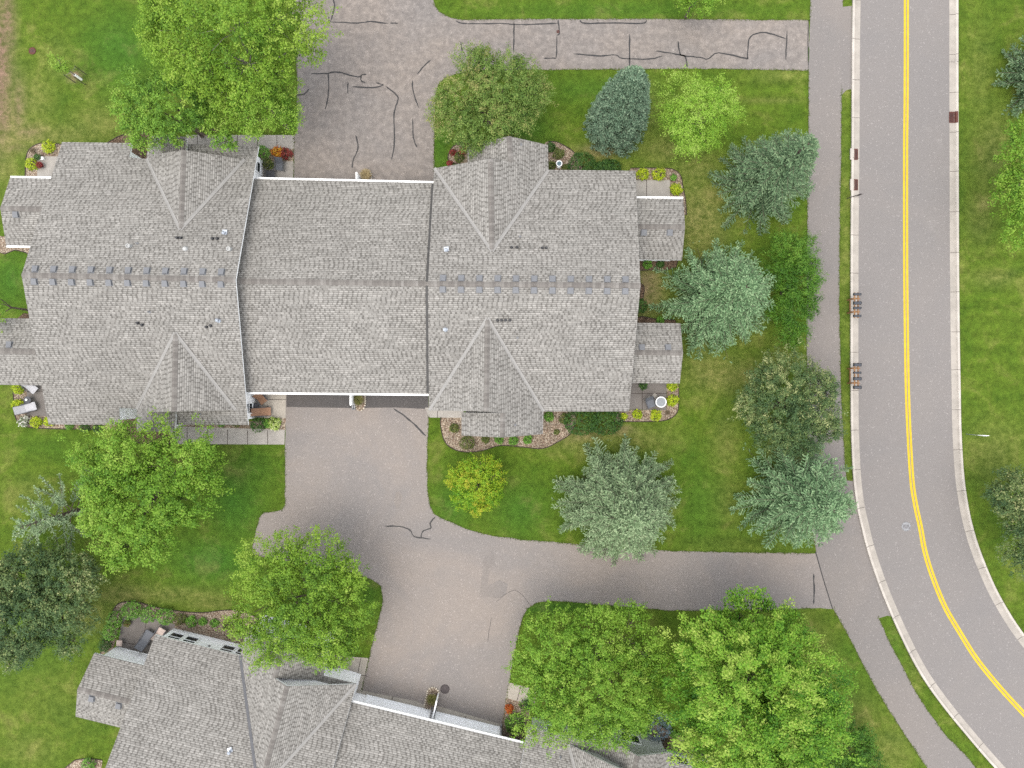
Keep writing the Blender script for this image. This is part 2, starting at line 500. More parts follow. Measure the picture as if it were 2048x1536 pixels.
mb = MB()
A = offs(LKw, -.45); B = offs(RKw, .45)
def resample(L, n):
    d = [0.0]
    for p, q in zip(L, L[1:]): d.append(d[-1] + (q - p).length)
    out = []; j = 0
    for i in range(n):
        t = d[-1] * i / (n - 1)
        while j < len(L) - 2 and d[j + 1] < t: j += 1
        out.append(L[j].lerp(L[j + 1], min(1, max(0, (t - d[j]) / (d[j + 1] - d[j])))))
    return out
A, B = resample(A, 120), resample(B, 120)
for i in range(119):
    z = Vector((0, 0, .014)); mb.face([A[i] + z, A[i + 1] + z, B[i + 1] + z, B[i] + z])
tag(mb.build("road", M['road']), None, None, None, 'structure')
for nm, s in (("road_marking", -.115), ("road_marking", .115)):
    mb = MB()
    a = offs(YLw, s - .085); b = offs(YLw, s + .085)
    for i in range(len(a) - 1):
        z = Vector((0, 0, .018))
        mb.face([a[i] + z, a[i + 1] + z, b[i + 1] + z, b[i] + z])
    tag(mb.build(nm, M['yellow']), None, None, None, 'structure')

# --- driveways and paths
N_DRIVE = [(585,-300),(875,-300),(867,-60),(866.5,0),(870,12),(879,24),(897,34),(922,39.5),(1000,38.5),(1300,38),(1617,40.5),(1617,140.5),(1400,137.5),(1140,139),(960,141),
           (915,147),(890,156),(877,168),(871,190),(869,250),(867,395),(587,395),(588,272),(594,262),(594,150),(590,60),(580,0)]
S_DRIVE = [(572,745),(858,745),(857,850),(855,880),(854,940),(856,990),(860,1012),(868,1028),(882,1036),(905,1045),(930,1057),(977,1070),(1055,1081),(1118,1085),(1200,1095),(1340,1102),(1450,1104),
           (1570,1106),(1634,1107),(1668,1218),(1640,1216),(1560,1219),(1340,1221),(1250,1213),(1160,1205),(1100,1202),(1072,1206),(1055,1217),(1045,1235),(1038,1260),(1030,1300),(1020,1360),(1013,1395),
           (1002,1470),(720,1410),(727,1360),(740,1310),(757,1240),(766,1200),(762,1172),(745,1160),(715,1148),(600,1128),(540,1116),(504,1108),(506,1085),(512,1060),(519,1035),(528,1025),(555,1022),(565,1019),(570,1010),(570,895)]
def with_cracks(name, poly, z, mat, cracks, width=.085, seed=0):
    mb = MB()
    mb.face([W(x, y) + Vector((0, 0, z)) for x, y in wob(poly, 1.1, 12, seed)], 0)
    r = random.Random(seed)
    for ln in cracks:
        w = width
        if isinstance(ln, dict): w = ln['w']; ln = ln['p']
        pts = spline(ln, 4) if len(ln) > 2 else [ (ln[0][0] + (ln[1][0]-ln[0][0])*k/6, ln[0][1] + (ln[1][1]-ln[0][1])*k/6) for k in range(7)]
        pts = [W(x + r.uniform(-.5, .5), y + r.uniform(-.5, .5)) for x, y in pts]
        hw = [w * r.uniform(.32, .62) for _ in pts]; hw[0] *= .3; hw[-1] *= .3
        for i in range(len(pts) - 1):
            d = (pts[i + 1] - pts[i]).normalized(); nn = Vector((-d.y, d.x, 0)); zz = Vector((0, 0, z + .005))
            mb.face([pts[i] + nn * hw[i] + zz, pts[i] - nn * hw[i] + zz, pts[i + 1] - nn * hw[i + 1] + zz, pts[i + 1] + nn * hw[i + 1] + zz], 1)
    o = mb.build(name, [mat, M['crack']])
    return tag(o, None, None, None, 'structure')
CN = [[(667,-40),(667,0),(669,14),(661,44)],[(658,33),(658,45)],[(658,44),(716,46),(741,43.5),(777,47)],[(780,46),(796,46.5)],
 [(622,147.5),(656,147),(662,145),(680,145),(700,151),(719,154),(724,150),(733,149)],[(656,147),(657.5,169),(655,200),(650,219)],[(696,164),(695.6,187)],
 [(705,173),(744,175.6),(767,170),(752,166)],[(722,153),(723,162),(731,166)],[(772,173),(794,191),(795.5,201),(788,228),(789,266),(787,303),(783,319)],
 [(594,190),(608,188.5),(619,178)],[(861,120),(847,133),(834,149)],[(825,161),(826,181),(837,215)],[(825,237),(827,275),(834,295)],
 [(711,270),(716,295),(706,322),(705,336)],[(912,41),(922,46),(953,48),(1000,47),(1028,49),(1062,49),(1116,47)],[(1028,42),(1027.5,106)],
 [(1116,39),(1119,66),(1114,70)],[(1113.5,71),(1112.5,113),(1106,116),(1087,117)],[(921,84),(925,103)],[(1160,40),(1170,47),(1230,46),(1285,47),(1293,40)],
 [(1147,108),(1200,112),(1232,110),(1245,117),(1300,118),(1325,112)],[(1259,68),(1259,136)],[(1356,82),(1360,108),(1370,113),(1375,136)],
 [(1312,102),(1345,107),(1370,112),(1400,115),(1415,118),(1438,106),(1491,117),(1495,112),(1498,78),(1517,66),(1539,67),(1572,78)],[(1574,61),(1571,120)],
 {'p':[(1616.5,42),(1616,90),(1616.5,140)],'w':.07}]
CS = [[(871,1034),(860,1046),(862,1056),(846,1062),(842,1075)],[(770,1052),(800,1053),(820,1060),(829,1073),(862,1078)],{'p':[(786,817),(812,834),(832,852),(852,872)],'w':.13},
 [(1627,1147),(1628,1180),(1627,1209)],{'p':[(983,1235),(978,1262),(975,1285)],'w':.03},{'p':[(1062,1212),(1030,1180),(990,1205)],'w':.025}]
with_cracks("driveway", N_DRIVE, .010, M['drive_n'], CN, .10, 3)
with_cracks("driveway", S_DRIVE, .010, M['drive_s'], CS, .105, 4)
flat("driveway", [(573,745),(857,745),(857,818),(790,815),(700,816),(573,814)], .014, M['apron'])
# asphalt repairs in the lower driveway
flat("driveway", wob([(966,1118),(985,1098),(992,1120),(978,1148),(974,1172),(1000,1160),(1016,1168),(1012,1188),(998,1196),(960,1192),(962,1165)], 1.2, 6, 5), .013, M['patch'])
flat("driveway", wob([(787,1002),(792,985),(800,982),(806,995),(801,1012),(794,1018)], .8, 6, 6), .013, M['patch'])
flat("driveway", wob([(1585,128),(1610,122),(1616,139),(1590,139)], 1.5, 6, 8), .0135, M['patch'])

TL = [(1626,-1500),(1622,-60),(1621,0),(1619,60),(1617,140),(1617,300),(1614,480),(1613,600),(1613.5,700),(1614,850),(1616,960),(1622,1050),(1633,1107),(1648,1165),(1666,1217),(1685,1250),(1702,1281),(1724,1325),(1758,1387),(1783,1428),(1811,1472),(1855,1536),(1915,1610),(1990,1700)]
TR = [(1690,-1500),(1687,-60),(1686,0),(1685,60),(1684,140),(1683,180),(1682,300),(1679,480),(1678,600),(1680,700),(1682,780),(1685,850),(1689,920),(1694,970),(1702,1040),(1715,1110),(1738,1185),(1756,1234),(1780,1287),(1802,1328),(1833,1387),(1858,1425),(1889,1468),(1927,1506),(1952,1536),(2010,1600),(2085,1690)]
flat("path", wob(TL, .7, 9, 1, False) + list(reversed(wob(TR, .9, 9, 2, False))), .016, M['trail'])
flat("path", [(1682,14),(1703.5,12),(1703,178),(1693,180),(1683,190)], .012, M['trail'])          # asphalt mouth of the upper drive
flat("path", [(1680,960),(1707,962),(1716,1020),(1726,1060),(1740,1110),(1766,1181),(1790,1235),(1775,1231),(1759,1236),(1744,1226),(1720,1190),(1685,1040)], .012, M['trail'])
mb = MB()
pts = [W(1631,1104), W(1647,1160), W(1665,1218)]
for a, b in zip(pts, pts[1:]):
    d = (b - a).normalized(); nn = Vector((-d.y, d.x, 0)) * .035; z = Vector((0, 0, .021))
    mb.face([a + nn + z, a - nn + z, b - nn + z, b + nn + z])
tag(mb.build("path", M['crack']), None, None, None, 'structure')

# --- concrete walks and patios with tooled joints
def slab(name, poly, mat, z=.03, joints=()):
    mb = MB()
    top = [W(x, y) + Vector((0, 0, z)) for x, y in poly]
    mb.face(top, 0)
    for i in range(len(top)):
        a, b = top[i], top[(i + 1) % len(top)]
        mb.face([a, b, b - Vector((0, 0, z + .02)), a - Vector((0, 0, z + .02))], 0)
    for (x0, y0, x1, y1) in joints:
        a = W(x0, y0); b = W(x1, y1); d = (b - a).normalized(); nn = Vector((-d.y, d.x, 0)) * .022; zz = Vector((0, 0, z + .004))
        mb.face([a + nn + zz, a - nn + zz, b - nn + zz, b + nn + zz], 1)
    return tag(mb.build(name, [mat, M['joint']]), None, None, None, 'structure')
slab("walkway", [(372,270),(588,270.5),(588,298),(372,296)], M['conc'], .03, [(395,271,395,296),(434,271,434,296),(475,271,475,296),(515,271,515,297),(554,271,554,297)])
slab("patio", [(516,322),(587,323),(586,372),(516,372)], M['conc'], .03)
slab("walkway", [(330,852),(570,859.5),(569,889),(352,888)], M['conc'], .03, [(374.5,856,374.5,888),(415.5,859,415.5,888.5),(455.5,859,455.5,888.5),(495.5,860,495.5,889),(535.5,860,535.5,889)])
slab("patio", [(500,775),(572,775),(571.5,836.5),(500,836)], M['conc_new'], .03, [(540,799,572,799)])
slab("walkway", [(850,815),(930,815),(923,835.5),(858,835)], M['conc'], .03, [(875,817,875,835)])
slab("patio", [(54,764),(110,764),(110,833),(54,831)], M['conc_dark'], .03, [(54,783,110,782)])
slab("patio", [(75,313),(130,313),(120,372),(75,372)], M['conc'], .03)
slab("patio", [(1250,360.5),(1340,360.5),(1339.5,410),(1250,410)], M['conc'], .03, [(1293,360,1293,410)])
slab("patio", [(1240,755),(1333,755),(1332.5,820),(1240,819)], M['conc_dark'], .03, [(1284.5,760,1284.5,819),(1245,787,1333,787)])
slab("patio", [(244,1235),(290,1229),(352,1249),(330,1290),(290,1330),(235,1300)], M['conc_dark'], .03, [(294,1240,283,1294),(238,1282,288,1293)])
slab("walkway", [(655,1310),(737,1316),(722,1387),(700,1395),(640,1375)], M['conc_new'], .03, [(722,1316,706,1392),(655,1338,735,1352)])
slab("walkway", [(1019,1365),(1075,1380),(1068,1412),(1011,1395)], M['conc_new'], .03, [(1042,1371,1034,1401)])
slab("garage_apron", [(712,1378),(770,1390),(836,1403),(852,1412),(870,1410),(1008,1450),(1000,1480),(706,1400)], M['conc_new'], .022, [(786,1393,783,1402),(932,1432,929,1442)])
slab("patio", [(1165,1455),(1310,1485),(1330,1520),(1180,1490)], M['conc_dark'], .03, [(1214,1466,1209,1500),(1255,1475,1250,1510)])
slab("patio", [(1396,1505),(1430,1515),(1425,1560),(1380,1550)], M['conc_dark'], .03)

# --- planting beds: loose stone inside a dark edging strip
def bed(px, mat, edge=True, z=.022, sm=True, e0=0, e1=None):
    poly = px
    mb = MB()
    mb.face([W(x, y) + Vector((0, 0, z)) for x, y in wob(poly, .6, 8, len(px))], 0)
    o = mb.build("gravel_bed" if mat is M['gravel'] else "mulch_bed", mat)
    tag(o, None, None, None, 'structure')
    if edge:
        eb = MB(); line = poly[e0:e1]
        eb.tube([W(x, y) + Vector((0, 0, .03)) for x, y in line], .034, 5)
        eb.build("bed_edging", M['edging'], o)
    return o
G, MU = M['gravel'], M['mulch']
bed(spline([(120,360),(125,300),(124,290),(100,286),(76,288),(58,300),(52,320),(51,340),(50,372)], 5) + [(80,372)], G, True, e0=5, e1=-1)
bed(spline([(52,764),(28,768),(28,800),(29,825),(36,843),(52,853),(90,857),(160,858),(240,859)], 4) + [(246,866),(250,840),(100,830),(95,764)], G, True, e0=4, e1=-4)
bed([(213,287),(235,274),(262,264),(285,262),(300,270),(304,320),(255,322),(256,300)], MU, True, .018, e0=0, e1=4)
bed([(238,835),(275,830),(352,845),(335,852),(352,884),(330,889),(280,886),(250,878),(238,860)], MU, True, .018, e0=4, e1=-1)
bed([(366,840),(510,842),(572,836),(571,860),(366,858)], G, False, .024)
bed([(520,290),(587,296),(587,324),(520,322)], G, False, .024)
bed(spline([(937,330),(905,326),(896,316),(901,300),(915,286),(937,284)], 5), G, True, .022)
bed([(1090,340),(1090,286)] + spline([(1096,283),(1112,284),(1130,292),(1146,303),(1158,318),(1164,335)], 4) + [(1164,345)], G, True, .022, e0=2, e1=-1)
bed([(1255,345),(1262,336.5)] + spline([(1262,336.5),(1330,336.5),(1352,342),(1362,354),(1366,375),(1371,400),(1373,430)], 5) + [(1366,430),(1340,400),(1340,360),(1262,360)], G, True, .022, e0=1, e1=-4)
bed(spline([(882,834),(881,850),(888,880),(903,896),(930,904),(965,901),(1000,891),(1045,894),(1085,897),(1115,884),(1140,868),(1152,846)], 4) + [(1152,815),(1080,815),(1075,860),(930,860),(925,834)], G, True, .022, e1=-5)
bed(spline([(1228,843),(1300,843),(1332,840),(1350,830),(1357,812),(1357,762)], 5) + [(1333,762),(1333,820),(1240,820)], G, True, .022, e1=-3)
bed([(1270,512),(1358,512),(1352,534),(1330,541),(1300,540),(1276,541)], MU, True, .018, e0=1)
bed(spline([(1270,562),(1286,570),(1288,585),(1282,604),(1270,610)], 4), MU, True, .018)
bed([(1268,650),(1352,650),(1350,640),(1310,638),(1285,633),(1270,636)], MU, True, .018, e0=1)
bed([(-20,470),(70,480),(60,512),(52,505),(30,500),(10,508),(-20,500)], G, True, .022, e0=2)
bed([(30,640),(70,640),(62,628),(48,626),(38,634)], MU, False, .018)
bed(spline([(200,1310),(207,1285),(214,1262),(219,1240),(228,1218),(238,1207),(255,1203),(281,1205),(312,1214),(359,1222),(406,1225),(450,1220),(490,1222),(520,1240)], 4) + [(520,1300),(340,1275),(350,1249),(290,1229),(243,1236),(226,1300)], G, True, .020, e1=-6)
bed([(640,1300),(672,1308),(660,1340),(636,1335)], MU, False, .018)
bed([(1012,1393),(1060,1405),(1060,1500),(996,1480),(1003,1452)], G, False, .024)
bed([(1130,1440),(1200,1455),(1190,1500),(1120,1480)], MU, False, .018)
bed(spline([(1300,1438),(1316,1447),(1340,1462),(1366,1475),(1392,1495),(1420,1520)], 4) + [(1440,1580),(1330,1540),(1306,1490),(1296,1450)], G, True, .022, e1=-4)
bed([(130,1536),(150,1520),(175,1516),(205,1520),(200,1560),(130,1560)], G, True, .022, e0=0, e1=4)
# ================================================================== BUILDINGS
CAM = Vector((0, 0, H))
M['step_shade'] = m_simple('painted_step_shade', (.045, .043, .041), .7, .3, 5)  # dark colour for the painted shade at the garage roof step
class Pl:
    def __init__(self, a, b, c):
        a, b, c = Vector(a), Vector(b), Vector(c)
        self.n = (b - a).cross(c - a).normalized()
        if self.n.z < 0: self.n = -self.n
        self.d = self.n.dot(a)
    def at(self, px, py):
        g = W(px, py, 0) - CAM
        t = (self.d - self.n.dot(CAM)) / self.n.dot(g)
        return CAM + g * t
    def z(self, x, y):
        return (self.d - self.n.x * x - self.n.y * y) / self.n.z
    def down(self):
        v = Vector((self.n.x, self.n.y, 0))
        if v.length < 1e-6: return Vector((1, 0, 0))
        v.normalize()
        u = Vector((-v.y, v.x, 0))
        w = u.cross(self.n).normalized()
        return w if w.z < 0 else -w

TH = .17
def newell(pts):
    n = Vector((0, 0, 0))
    for i in range(len(pts)):
        a, b = pts[i], pts[(i + 1) % len(pts)]
        n += a.cross(b)
    n.normalize()
    return n if n.z > 0 else -n

def roof_slab(polys, parent, th=TH, name="roof", drip=None):
    """polys: one list of top corners (3d). Shingled top, white fascia and soffit"""
    mb = MB()
    for top in polys:
        top = [Vector(p) for p in top]
        n = newell(top)
        u = Vector((0, 0, 1)).cross(n); u.normalize(); v = n.cross(u)
        uvs = [(p.dot(u), p.dot(v)) for p in top]
        mb.face(top, 0, uvs)
        low = [p - Vector((0, 0, th)) for p in top]
        mb.face(list(reversed(low)), 1)
        for i in range(len(top)):
            j = (i + 1) % len(top)
            a, b = top[i], top[j]
            o3 = Vector((0, 0, .035))
            mb.face([a, b, b - o3, a - o3], 2)
            mb.face([a - o3, b - o3, low[j], low[i]], 1)
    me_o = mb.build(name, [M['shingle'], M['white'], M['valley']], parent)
    return me_o

def ridge_cap(a, b, p1, p2, parent, w=.20):
    mb = MB(); a, b = Vector(a), Vector(b); L = (b - a).length
    up = Vector((0, 0, .03))
    for p in (p1, p2):
        d = p.down() * w + p.n * .016
        mb.face([a + up, b + up, b + d, a + d], 0, [(0, 0), (L, 0), (L, 1), (0, 1)])
    return mb.build("ridge_cap", M['cap'], parent)

def valley(a, b, p1, p2, parent, mat=None, w=.12):
    """strip folded into the valley line between two roof planes"""
    mb = MB(); a, b = Vector(a), Vector(b); d = (b - a).normalized()
    for p in (p1, p2):
        s = d.cross(p.n).normalized()
        if s.z < 0: s = -s                      # runs up the slope out of the valley
        o = p.n * .014
        mb.face([a + o, b + o, b + s * w + o, a + s * w + o])
    return mb.build("valley_flashing", mat or M['valley'], parent)

def walls(poly, ztop, mat, parent, z0=-.05, name="wall", seg=8):
    mb = MB(); N = len(poly)
    for i in range(N):
        a, b = Vector(poly[i]), Vector(poly[(i + 1) % N])
        for k in range(seg):
            p, q = a.lerp(b, k / seg), a.lerp(b, (k + 1) / seg)
            mb.face([(p.x, p.y, z0), (q.x, q.y, z0), (q.x, q.y, max(z0 + .1, ztop(q.x, q.y))), (p.x, p.y, max(z0 + .1, ztop(p.x, p.y)))])
    return mb.build(name, mat, parent)

def inset_quad(c, e, n):
    """c: 4 corners in order; e, n inset along the edge directions"""
    out = []
    for i in range(4):
        p, a, b = c[i], c[i - 1], c[(i + 1) % 4]
        d1 = (a - p).normalized(); d2 = (b - p).normalized()
        k1, k2 = (e, n) if i % 2 == 1 else (n, e)
        out.append(p + d1 * k1 + d2 * k2)
    return out

def frame_mat(o, along, out):
    a = Vector(along).normalized(); t = Vector(out).normalized()
    return Matrix(((a.x, t.x, 0, o[0]), (a.y, t.y, 0, o[1]), (a.z, t.z, 1, o[2]), (0, 0, 0, 1)))

def window(parent, o, along, out, w, h, cols=2, rows=1, mat='white', name="window"):
    """o: bottom centre on the wall surface"""
    T = frame_mat(o, along, out); mb = MB(); fr = .07
    for x in (-w / 2 + fr / 2, w / 2 - fr / 2): mb.box((x, .03, h / 2), (fr, .09, h), 0, 0, T)
    for z in (fr / 2, h - fr / 2): mb.box((0, .031, z), (w - 2 * fr, .085, fr), 0, 0, T)
    for k in range(1, cols): mb.box((-w / 2 + w * k / cols, .029, h / 2), (.06, .08, h - 2 * fr), 0, 0, T)
    for k in range(1, rows): mb.box((0, .027, h * k / rows), (w - 2 * fr, .07, .05), 0, 0, T)
    f = mb.build(name, M[mat], parent)
    g = MB(); g.box((0, .012, h / 2), (w - fr, .02, h - fr), 0, 0, T)
    g.build("pane", M['glass'], f)
    return f

def garage_door(parent, o, along, out, w, h=2.15):
    T = frame_mat(o, along, out); mb = MB()
    for k in range(4):
        mb.box((0, .03, h * (k + .5) / 4), (w, .06, h / 4 - .018), 0, 0, T)
        for j in range(8):
            mb.box((-w / 2 + w * (j + .5) / 8, .065, h * (k + .5) / 4), (w / 8 - .14, .02, h / 4 - .17), 0, 0, T)
    d = mb.build("garage_door", M['door_white'], parent)
    g = MB()
    for x in (-w / 2 - .05, w / 2 + .05): g.box((x, .045, h / 2 + .03), (.1, .10, h + .06), 0, 0, T)
    g.box((0, .047, h + .05), (w + .1, .11, .1), 0, 0, T)
    g.build("door_trim", M['white'], d)
    return d

def gutter(parent, a, b, w=.13, drop=.02, out=None):
    a, b = Vector(a), Vector(b); al = (b - a).normalized(); L = (b - a).length
    if out is None: out = Vector((al.y, -al.x, 0))
    T = frame_mat(a - Vector((0, 0, drop + .12)), al, out); mb = MB()
    mb.box((L / 2, w, .06), (L, .012, .12), 0, 0, T); mb.box((L / 2, w / 2 - .003, .006), (L, w - .02, .012), 0, 0, T)
    mb.box((L / 2, .006, .055), (L, .010, .11), 0, 0, T)
    mb.box((L / 2, w - .012, .118), (L, .036, .010), 0, 0, T)
    for x in (.006, L - .006): mb.box((x, w / 2, .058), (.012, w - .03, .10), 0, 0, T)
    k = int(L / .8)
    for i in range(1, k): mb.box((L * i / k, w / 2, .105), (.02, w - .03, .008), 0, 0, T)
    return mb.build("gutter", M['white'], parent)

# ---- small roof furniture, each a sub-part of the roof plane it stands on
def on_plane(pl, px, py):
    p = pl.at(px, py); n = pl.n; d = pl.down(); s = d.cross(n).normalized()
    return Matrix(((s.x, d.x, n.x, p.x), (s.y, d.y, n.y, p.y), (s.z, d.z, n.z, p.z), (0, 0, 0, 1)))

def vent_mesh():
    mb = MB()
    mb.box((0, .02, .005), (.46, .50, .012), 0)
    a = .17
    mb.face([(-a, -.17, .02), (a, -.17, .02), (a, -.17, .10), (-a, -.17, .10)]); 
    mb.face([(-a - .02, .21, .02), (a + .02, .21, .02), (a + .02, .21, .15), (-a - .02, .21, .15)])
    mb.face([(-a, -.17, .02), (-a, -.17, .10), (-a - .02, .21, .15), (-a - .02, .21, .02)])
    mb.face([(a, -.17, .02), (a, -.17, .10), (a + .02, .21, .15), (a + .02, .21, .02)])
    mb.face([(-a, -.19, .11), (a, -.19, .11), (a + .03, .22, .165), (-a - .03, .22, .165)])
    mb.face([(-a, -.19, .10), (a, -.19, .10), (a + .03, .22, .150), (-a - .03, .22, .150)])
    return mb
_proto = {}
def place(kind, builder, mats, roof, pl, px, py, upright=False, rz=0.0, s=.8):
    if kind not in _proto:
        o = builder().build(kind, mats); _proto[kind] = o.data
        COL.objects.unlink(o); bpy.data.objects.remove(o)
    o = bpy.data.objects.new(kind, _proto[kind])
    link(o, roof)
    T = on_plane(pl, px, py)
    if upright:
        T = Matrix.Translation(T.to_translation())
    o.matrix_basis = T @ Matrix.Rotation(rz, 4, 'Z') @ Matrix.Scale(s, 4)
    return o
def b_flue():                # low black hooded flue terminal
    mb = MB()
    mb.lathe((0, 0, -.1), [(.055, 0), (.055, .24), (.10, .24), (.11, .26), (.11, .34), (.09, .36)], 8)
    mb.box((0, 0, .02), (.24, .24, .03), 0); return mb
def b_pipe():
    mb = MB(); mb.lathe((0, 0, -.1), [(.13, .05), (.075, .20), (.055, .22), (.055, .42), (.035, .42), (.035, .30)], 12); return mb
def b_ring():
    mb = MB(); mb.lathe((0, 0, -.1), [(.20, .06), (.16, .13), (.15, .42), (.185, .42), (.185, .50), (.125, .505), (.12, .42)], 18); return mb
def b_dome():
    mb = MB(); mb.lathe((0, 0, -.1), [(.24, .08), (.21, .20), (.20, .26), (.15, .33), (.07, .37), (.02, .38)], 18); return mb
def b_cone():
    mb = MB(); mb.lathe((0, 0, -.1), [(.21, .08), (.09, .20), (.075, .48), (.15, .50), (.155, .54), (.04, .63)], 12)
    mb.box((0, .12, .03), (.42, .40, .02), 0); return mb
PF = {'flue': (b_flue, 'black'), 'pipe': (b_pipe, 'lid'), 'ring': (b_ring, 'flue_white'), 'dome': (b_dome, 'flue_white'), 'cone': (b_cone, 'silver')}
NM = {'flue': 'flue_cap', 'pipe': 'vent_pipe', 'ring': 'round_flue', 'dome': 'light_dome', 'cone': 'flashed_pipe'}
def furn(roof, pl, kind, pts):
    b, m = PF[kind]
    for x, y in pts:
        place(NM[kind], b, M[m], roof, pl, x, y, True, random.uniform(0, .5))
def vents(roof, pl, pts):
    for x, y in pts:
        place("roof_vent", vent_mesh, M['vent'], roof, pl, x, y, s=1.0)

def crossgable(main, apex, peak, v1, v2, srb, srf, e1f, e2f, e2b, house, main_roof, wallmat, metal1=False):
    """T-gable on a main slope: ridge apex->peak, valleys to v1 and v2, and on the v1 side a lower gable standing further out"""
    A = main.at(*apex); za = A.z
    K = W(*peak, za); V1 = main.at(*v1); V2 = main.at(*v2)
    p1 = Pl(A, K, V1); p2 = Pl(A, K, V2)
    B1 = p1.at(*srb); F1 = p1.at(*srf); E1 = p1.at(*e1f)
    zs = B1.z; ze = E1.z
    F1 = W(*srf, zs)
    E2F = W(*e2f, ze); E2B = W(*e2b, ze)
    lift = Vector((0, 0, .02))
    r1 = roof_slab([[A + lift, K + lift, B1 + lift, F1 + lift, E1 + lift, V1 + lift]], house)
    r2 = roof_slab([[A + lift, V2 + lift, K + lift]], house)
    r3 = roof_slab([[B1 + lift, E2B + lift, E2F + lift, F1 + lift]], house)
    q2 = Pl(B1, F1, E2F)
    ridge_cap(A + lift, K + lift, p1, p2, r1)
    ridge_cap(B1 + lift, F1 + lift, p1, q2, r3)
    valley(A + lift, V1 + lift, p1, main, r1, M['valley_metal'] if metal1 else None, .12 if metal1 else .12)
    valley(A + lift, V2 + lift, p2, main, r2)
    # gable walls set back under the verges
    back = (A - K); back.z = 0; back.normalize()
    Kf = K + back * .32
    side = Vector((-back.y, back.x, 0))
    if side.dot(V1 - K) < 0: side = -side
    s1 = (V1 - K).dot(side) - .3; s2 = (V2 - K).dot(side) + .1
    zt = lambda x, y: min(p1.z(x, y), p2.z(x, y)) - TH
    q = [Kf + side * s1, Kf + side * s2, Kf + side * s2 + back * 1.2, Kf + side * s1 + back * 1.2]
    g = walls(q, zt, wallmat, house, .0, "gable_wall", 24)
    Ef = (F1 + back * .35)
    t1 = (E1 - F1).dot(side) - .3; t2 = (E2F - F1).dot(side) + .3
    deep = abs((V1 - E1).dot(back)) + 1.0
    zt2 = lambda x, y: min(p1.z(x, y), q2.z(x, y)) - TH
    q = [Ef + side * t1, Ef + side * t2, Ef + side * t2 + back * deep, Ef + side * t1 + back * deep]
    walls(q, zt2, wallmat, house, -.05, "wall", 16)
    # front window of the little gable
    c = Ef + side * ((t1 + t2) / 2); c.z = .75
    window(house, c, side, -back, 1.5, 1.3, 2)
    return p1, p2, q2, r1, r2, r3

def ll(x0, x1, y0, y1, n): return [(x0 + (x1 - x0) * i / (n - 1), y0 + (y1 - y0) * i / (n - 1)) for i in range(n)]

# ------------------------------------------------------------------ the big four-unit building
house = empty("townhouse", W(690, 560, 0), "wide townhouse block with four front gables, joined by a lower garage roof in the middle", "townhouse")
ZR, ZW, ZE = 6.3, 2.75, 3.2
# west unit
RW, RE = W(43, 550, ZR), W(471, 559.5, ZR); RM = (RW + RE) / 2
pN = Pl(RM + Vector((-5, .1, 0)), RM + Vector((5, -.1, 0)), W(320, 288.5, ZW)); pS = Pl(RM + Vector((-5, .1, 0)), RM + Vector((5, -.1, 0)), W(300, 849.5, ZW))
rN = roof_slab([[RW, RE] + [pN.at(*q) for q in ((517, 292.5), (375, 288), (375, 318), (293, 318), (258, 314.5), (264, 286), (124, 284))]], house)
rS = roof_slab([[RE, RW] + [pS.at(*q) for q in ((97, 849), (240, 849.3), (238, 815.5), (276, 817.5), (352, 820), (352, 849.5), (496, 850))]], house)
ridge_cap(RW, RE, pN, pS, rN)
vents(rN, pN, ll(71, 443, 539, 545, 11)); vents(rS, pS, ll(69, 442, 562, 567.5, 11))
furn(rN, pN, 'flue', [(355, 476), (362.5, 476), (425.5, 477.5), (435, 477.5)]); furn(rN, pN, 'ring', [(260, 493), (460, 499)]); furn(rN, pN, 'dome', [(371, 498)])
furn(rN, pN, 'cone', [(450, 467)]); furn(rN, pN, 'pipe', [(275, 487)])
furn(rS, pS, 'pipe', [(299, 624), (400, 828)]); furn(rS, pS, 'flue', [(276, 646), (285, 649.5), (413.5, 654), (422, 651.5)]); furn(rS, pS, 'cone', [(437, 641)])
zt = lambda x, y: min(pN.z(x, y), pS.z(x, y)) - TH
c = [W(124, 284, ZW), W(97, 849, ZW), W(496, 850, ZW), W(517, 292.5, ZW)]
NW_, SW_, SE_, NE_ = c
for p in c: p.z = 0
ex = (SE_ - SW_).normalized(); ny = (NW_ - SW_).normalized(); ey = (NE_ - SE_).normalized()
w1 = walls([SW_ + ex * .3 + ny * .35, SW_ + ex * 5.25 + ny * .35, SW_ + ex * 5.25 + ny * 1.6, SW_ + ex * 9.6 + ny * 1.6, SW_ + ex * 9.6 + ny * .35, SE_ - ex * .52 + ey * .35,
       NE_ - ex * .62 - ey * .22, NE_ - ex * 5.6 - ey * .22, NE_ - ex * 5.6 - ey * 1.4, NE_ - ex * 9.45 - ey * 1.4, NE_ - ex * 9.45 - ey * .35, NW_ + ex * .3 - ny * .35], zt, M['siding'], house, -.05, "wall", 10)
xe = lambda y: (SE_ - ex * .52).x + ((NE_ - ex * .62).x - (SE_ - ex * .52).x) * (y - SE_.y) / (NE_.y - SE_.y)
window(house, (xe(-1.82), -1.82, .58), ey, Vector((ey.y, -ey.x, 0)), .85, 1.5, 1, 2)
window(house, (xe(16.35), 16.35, .58), ey, Vector((ey.y, -ey.x, 0)), .85, 1.5, 1, 2)
crossgable(pN, (361, 460), (367, 300), (293.5, 317), (490, 319), (325, 306.5), (322, 268.5), (297, 273), (373, 274), (373, 304), house, rN, M['siding'])
crossgable(pS, (350.5, 665), (347.5, 823), (274, 818), (472, 820), (303, 824.5), (302, 863.5), (273, 862), (350, 861.5), (352, 823), house, rS, M['siding'])
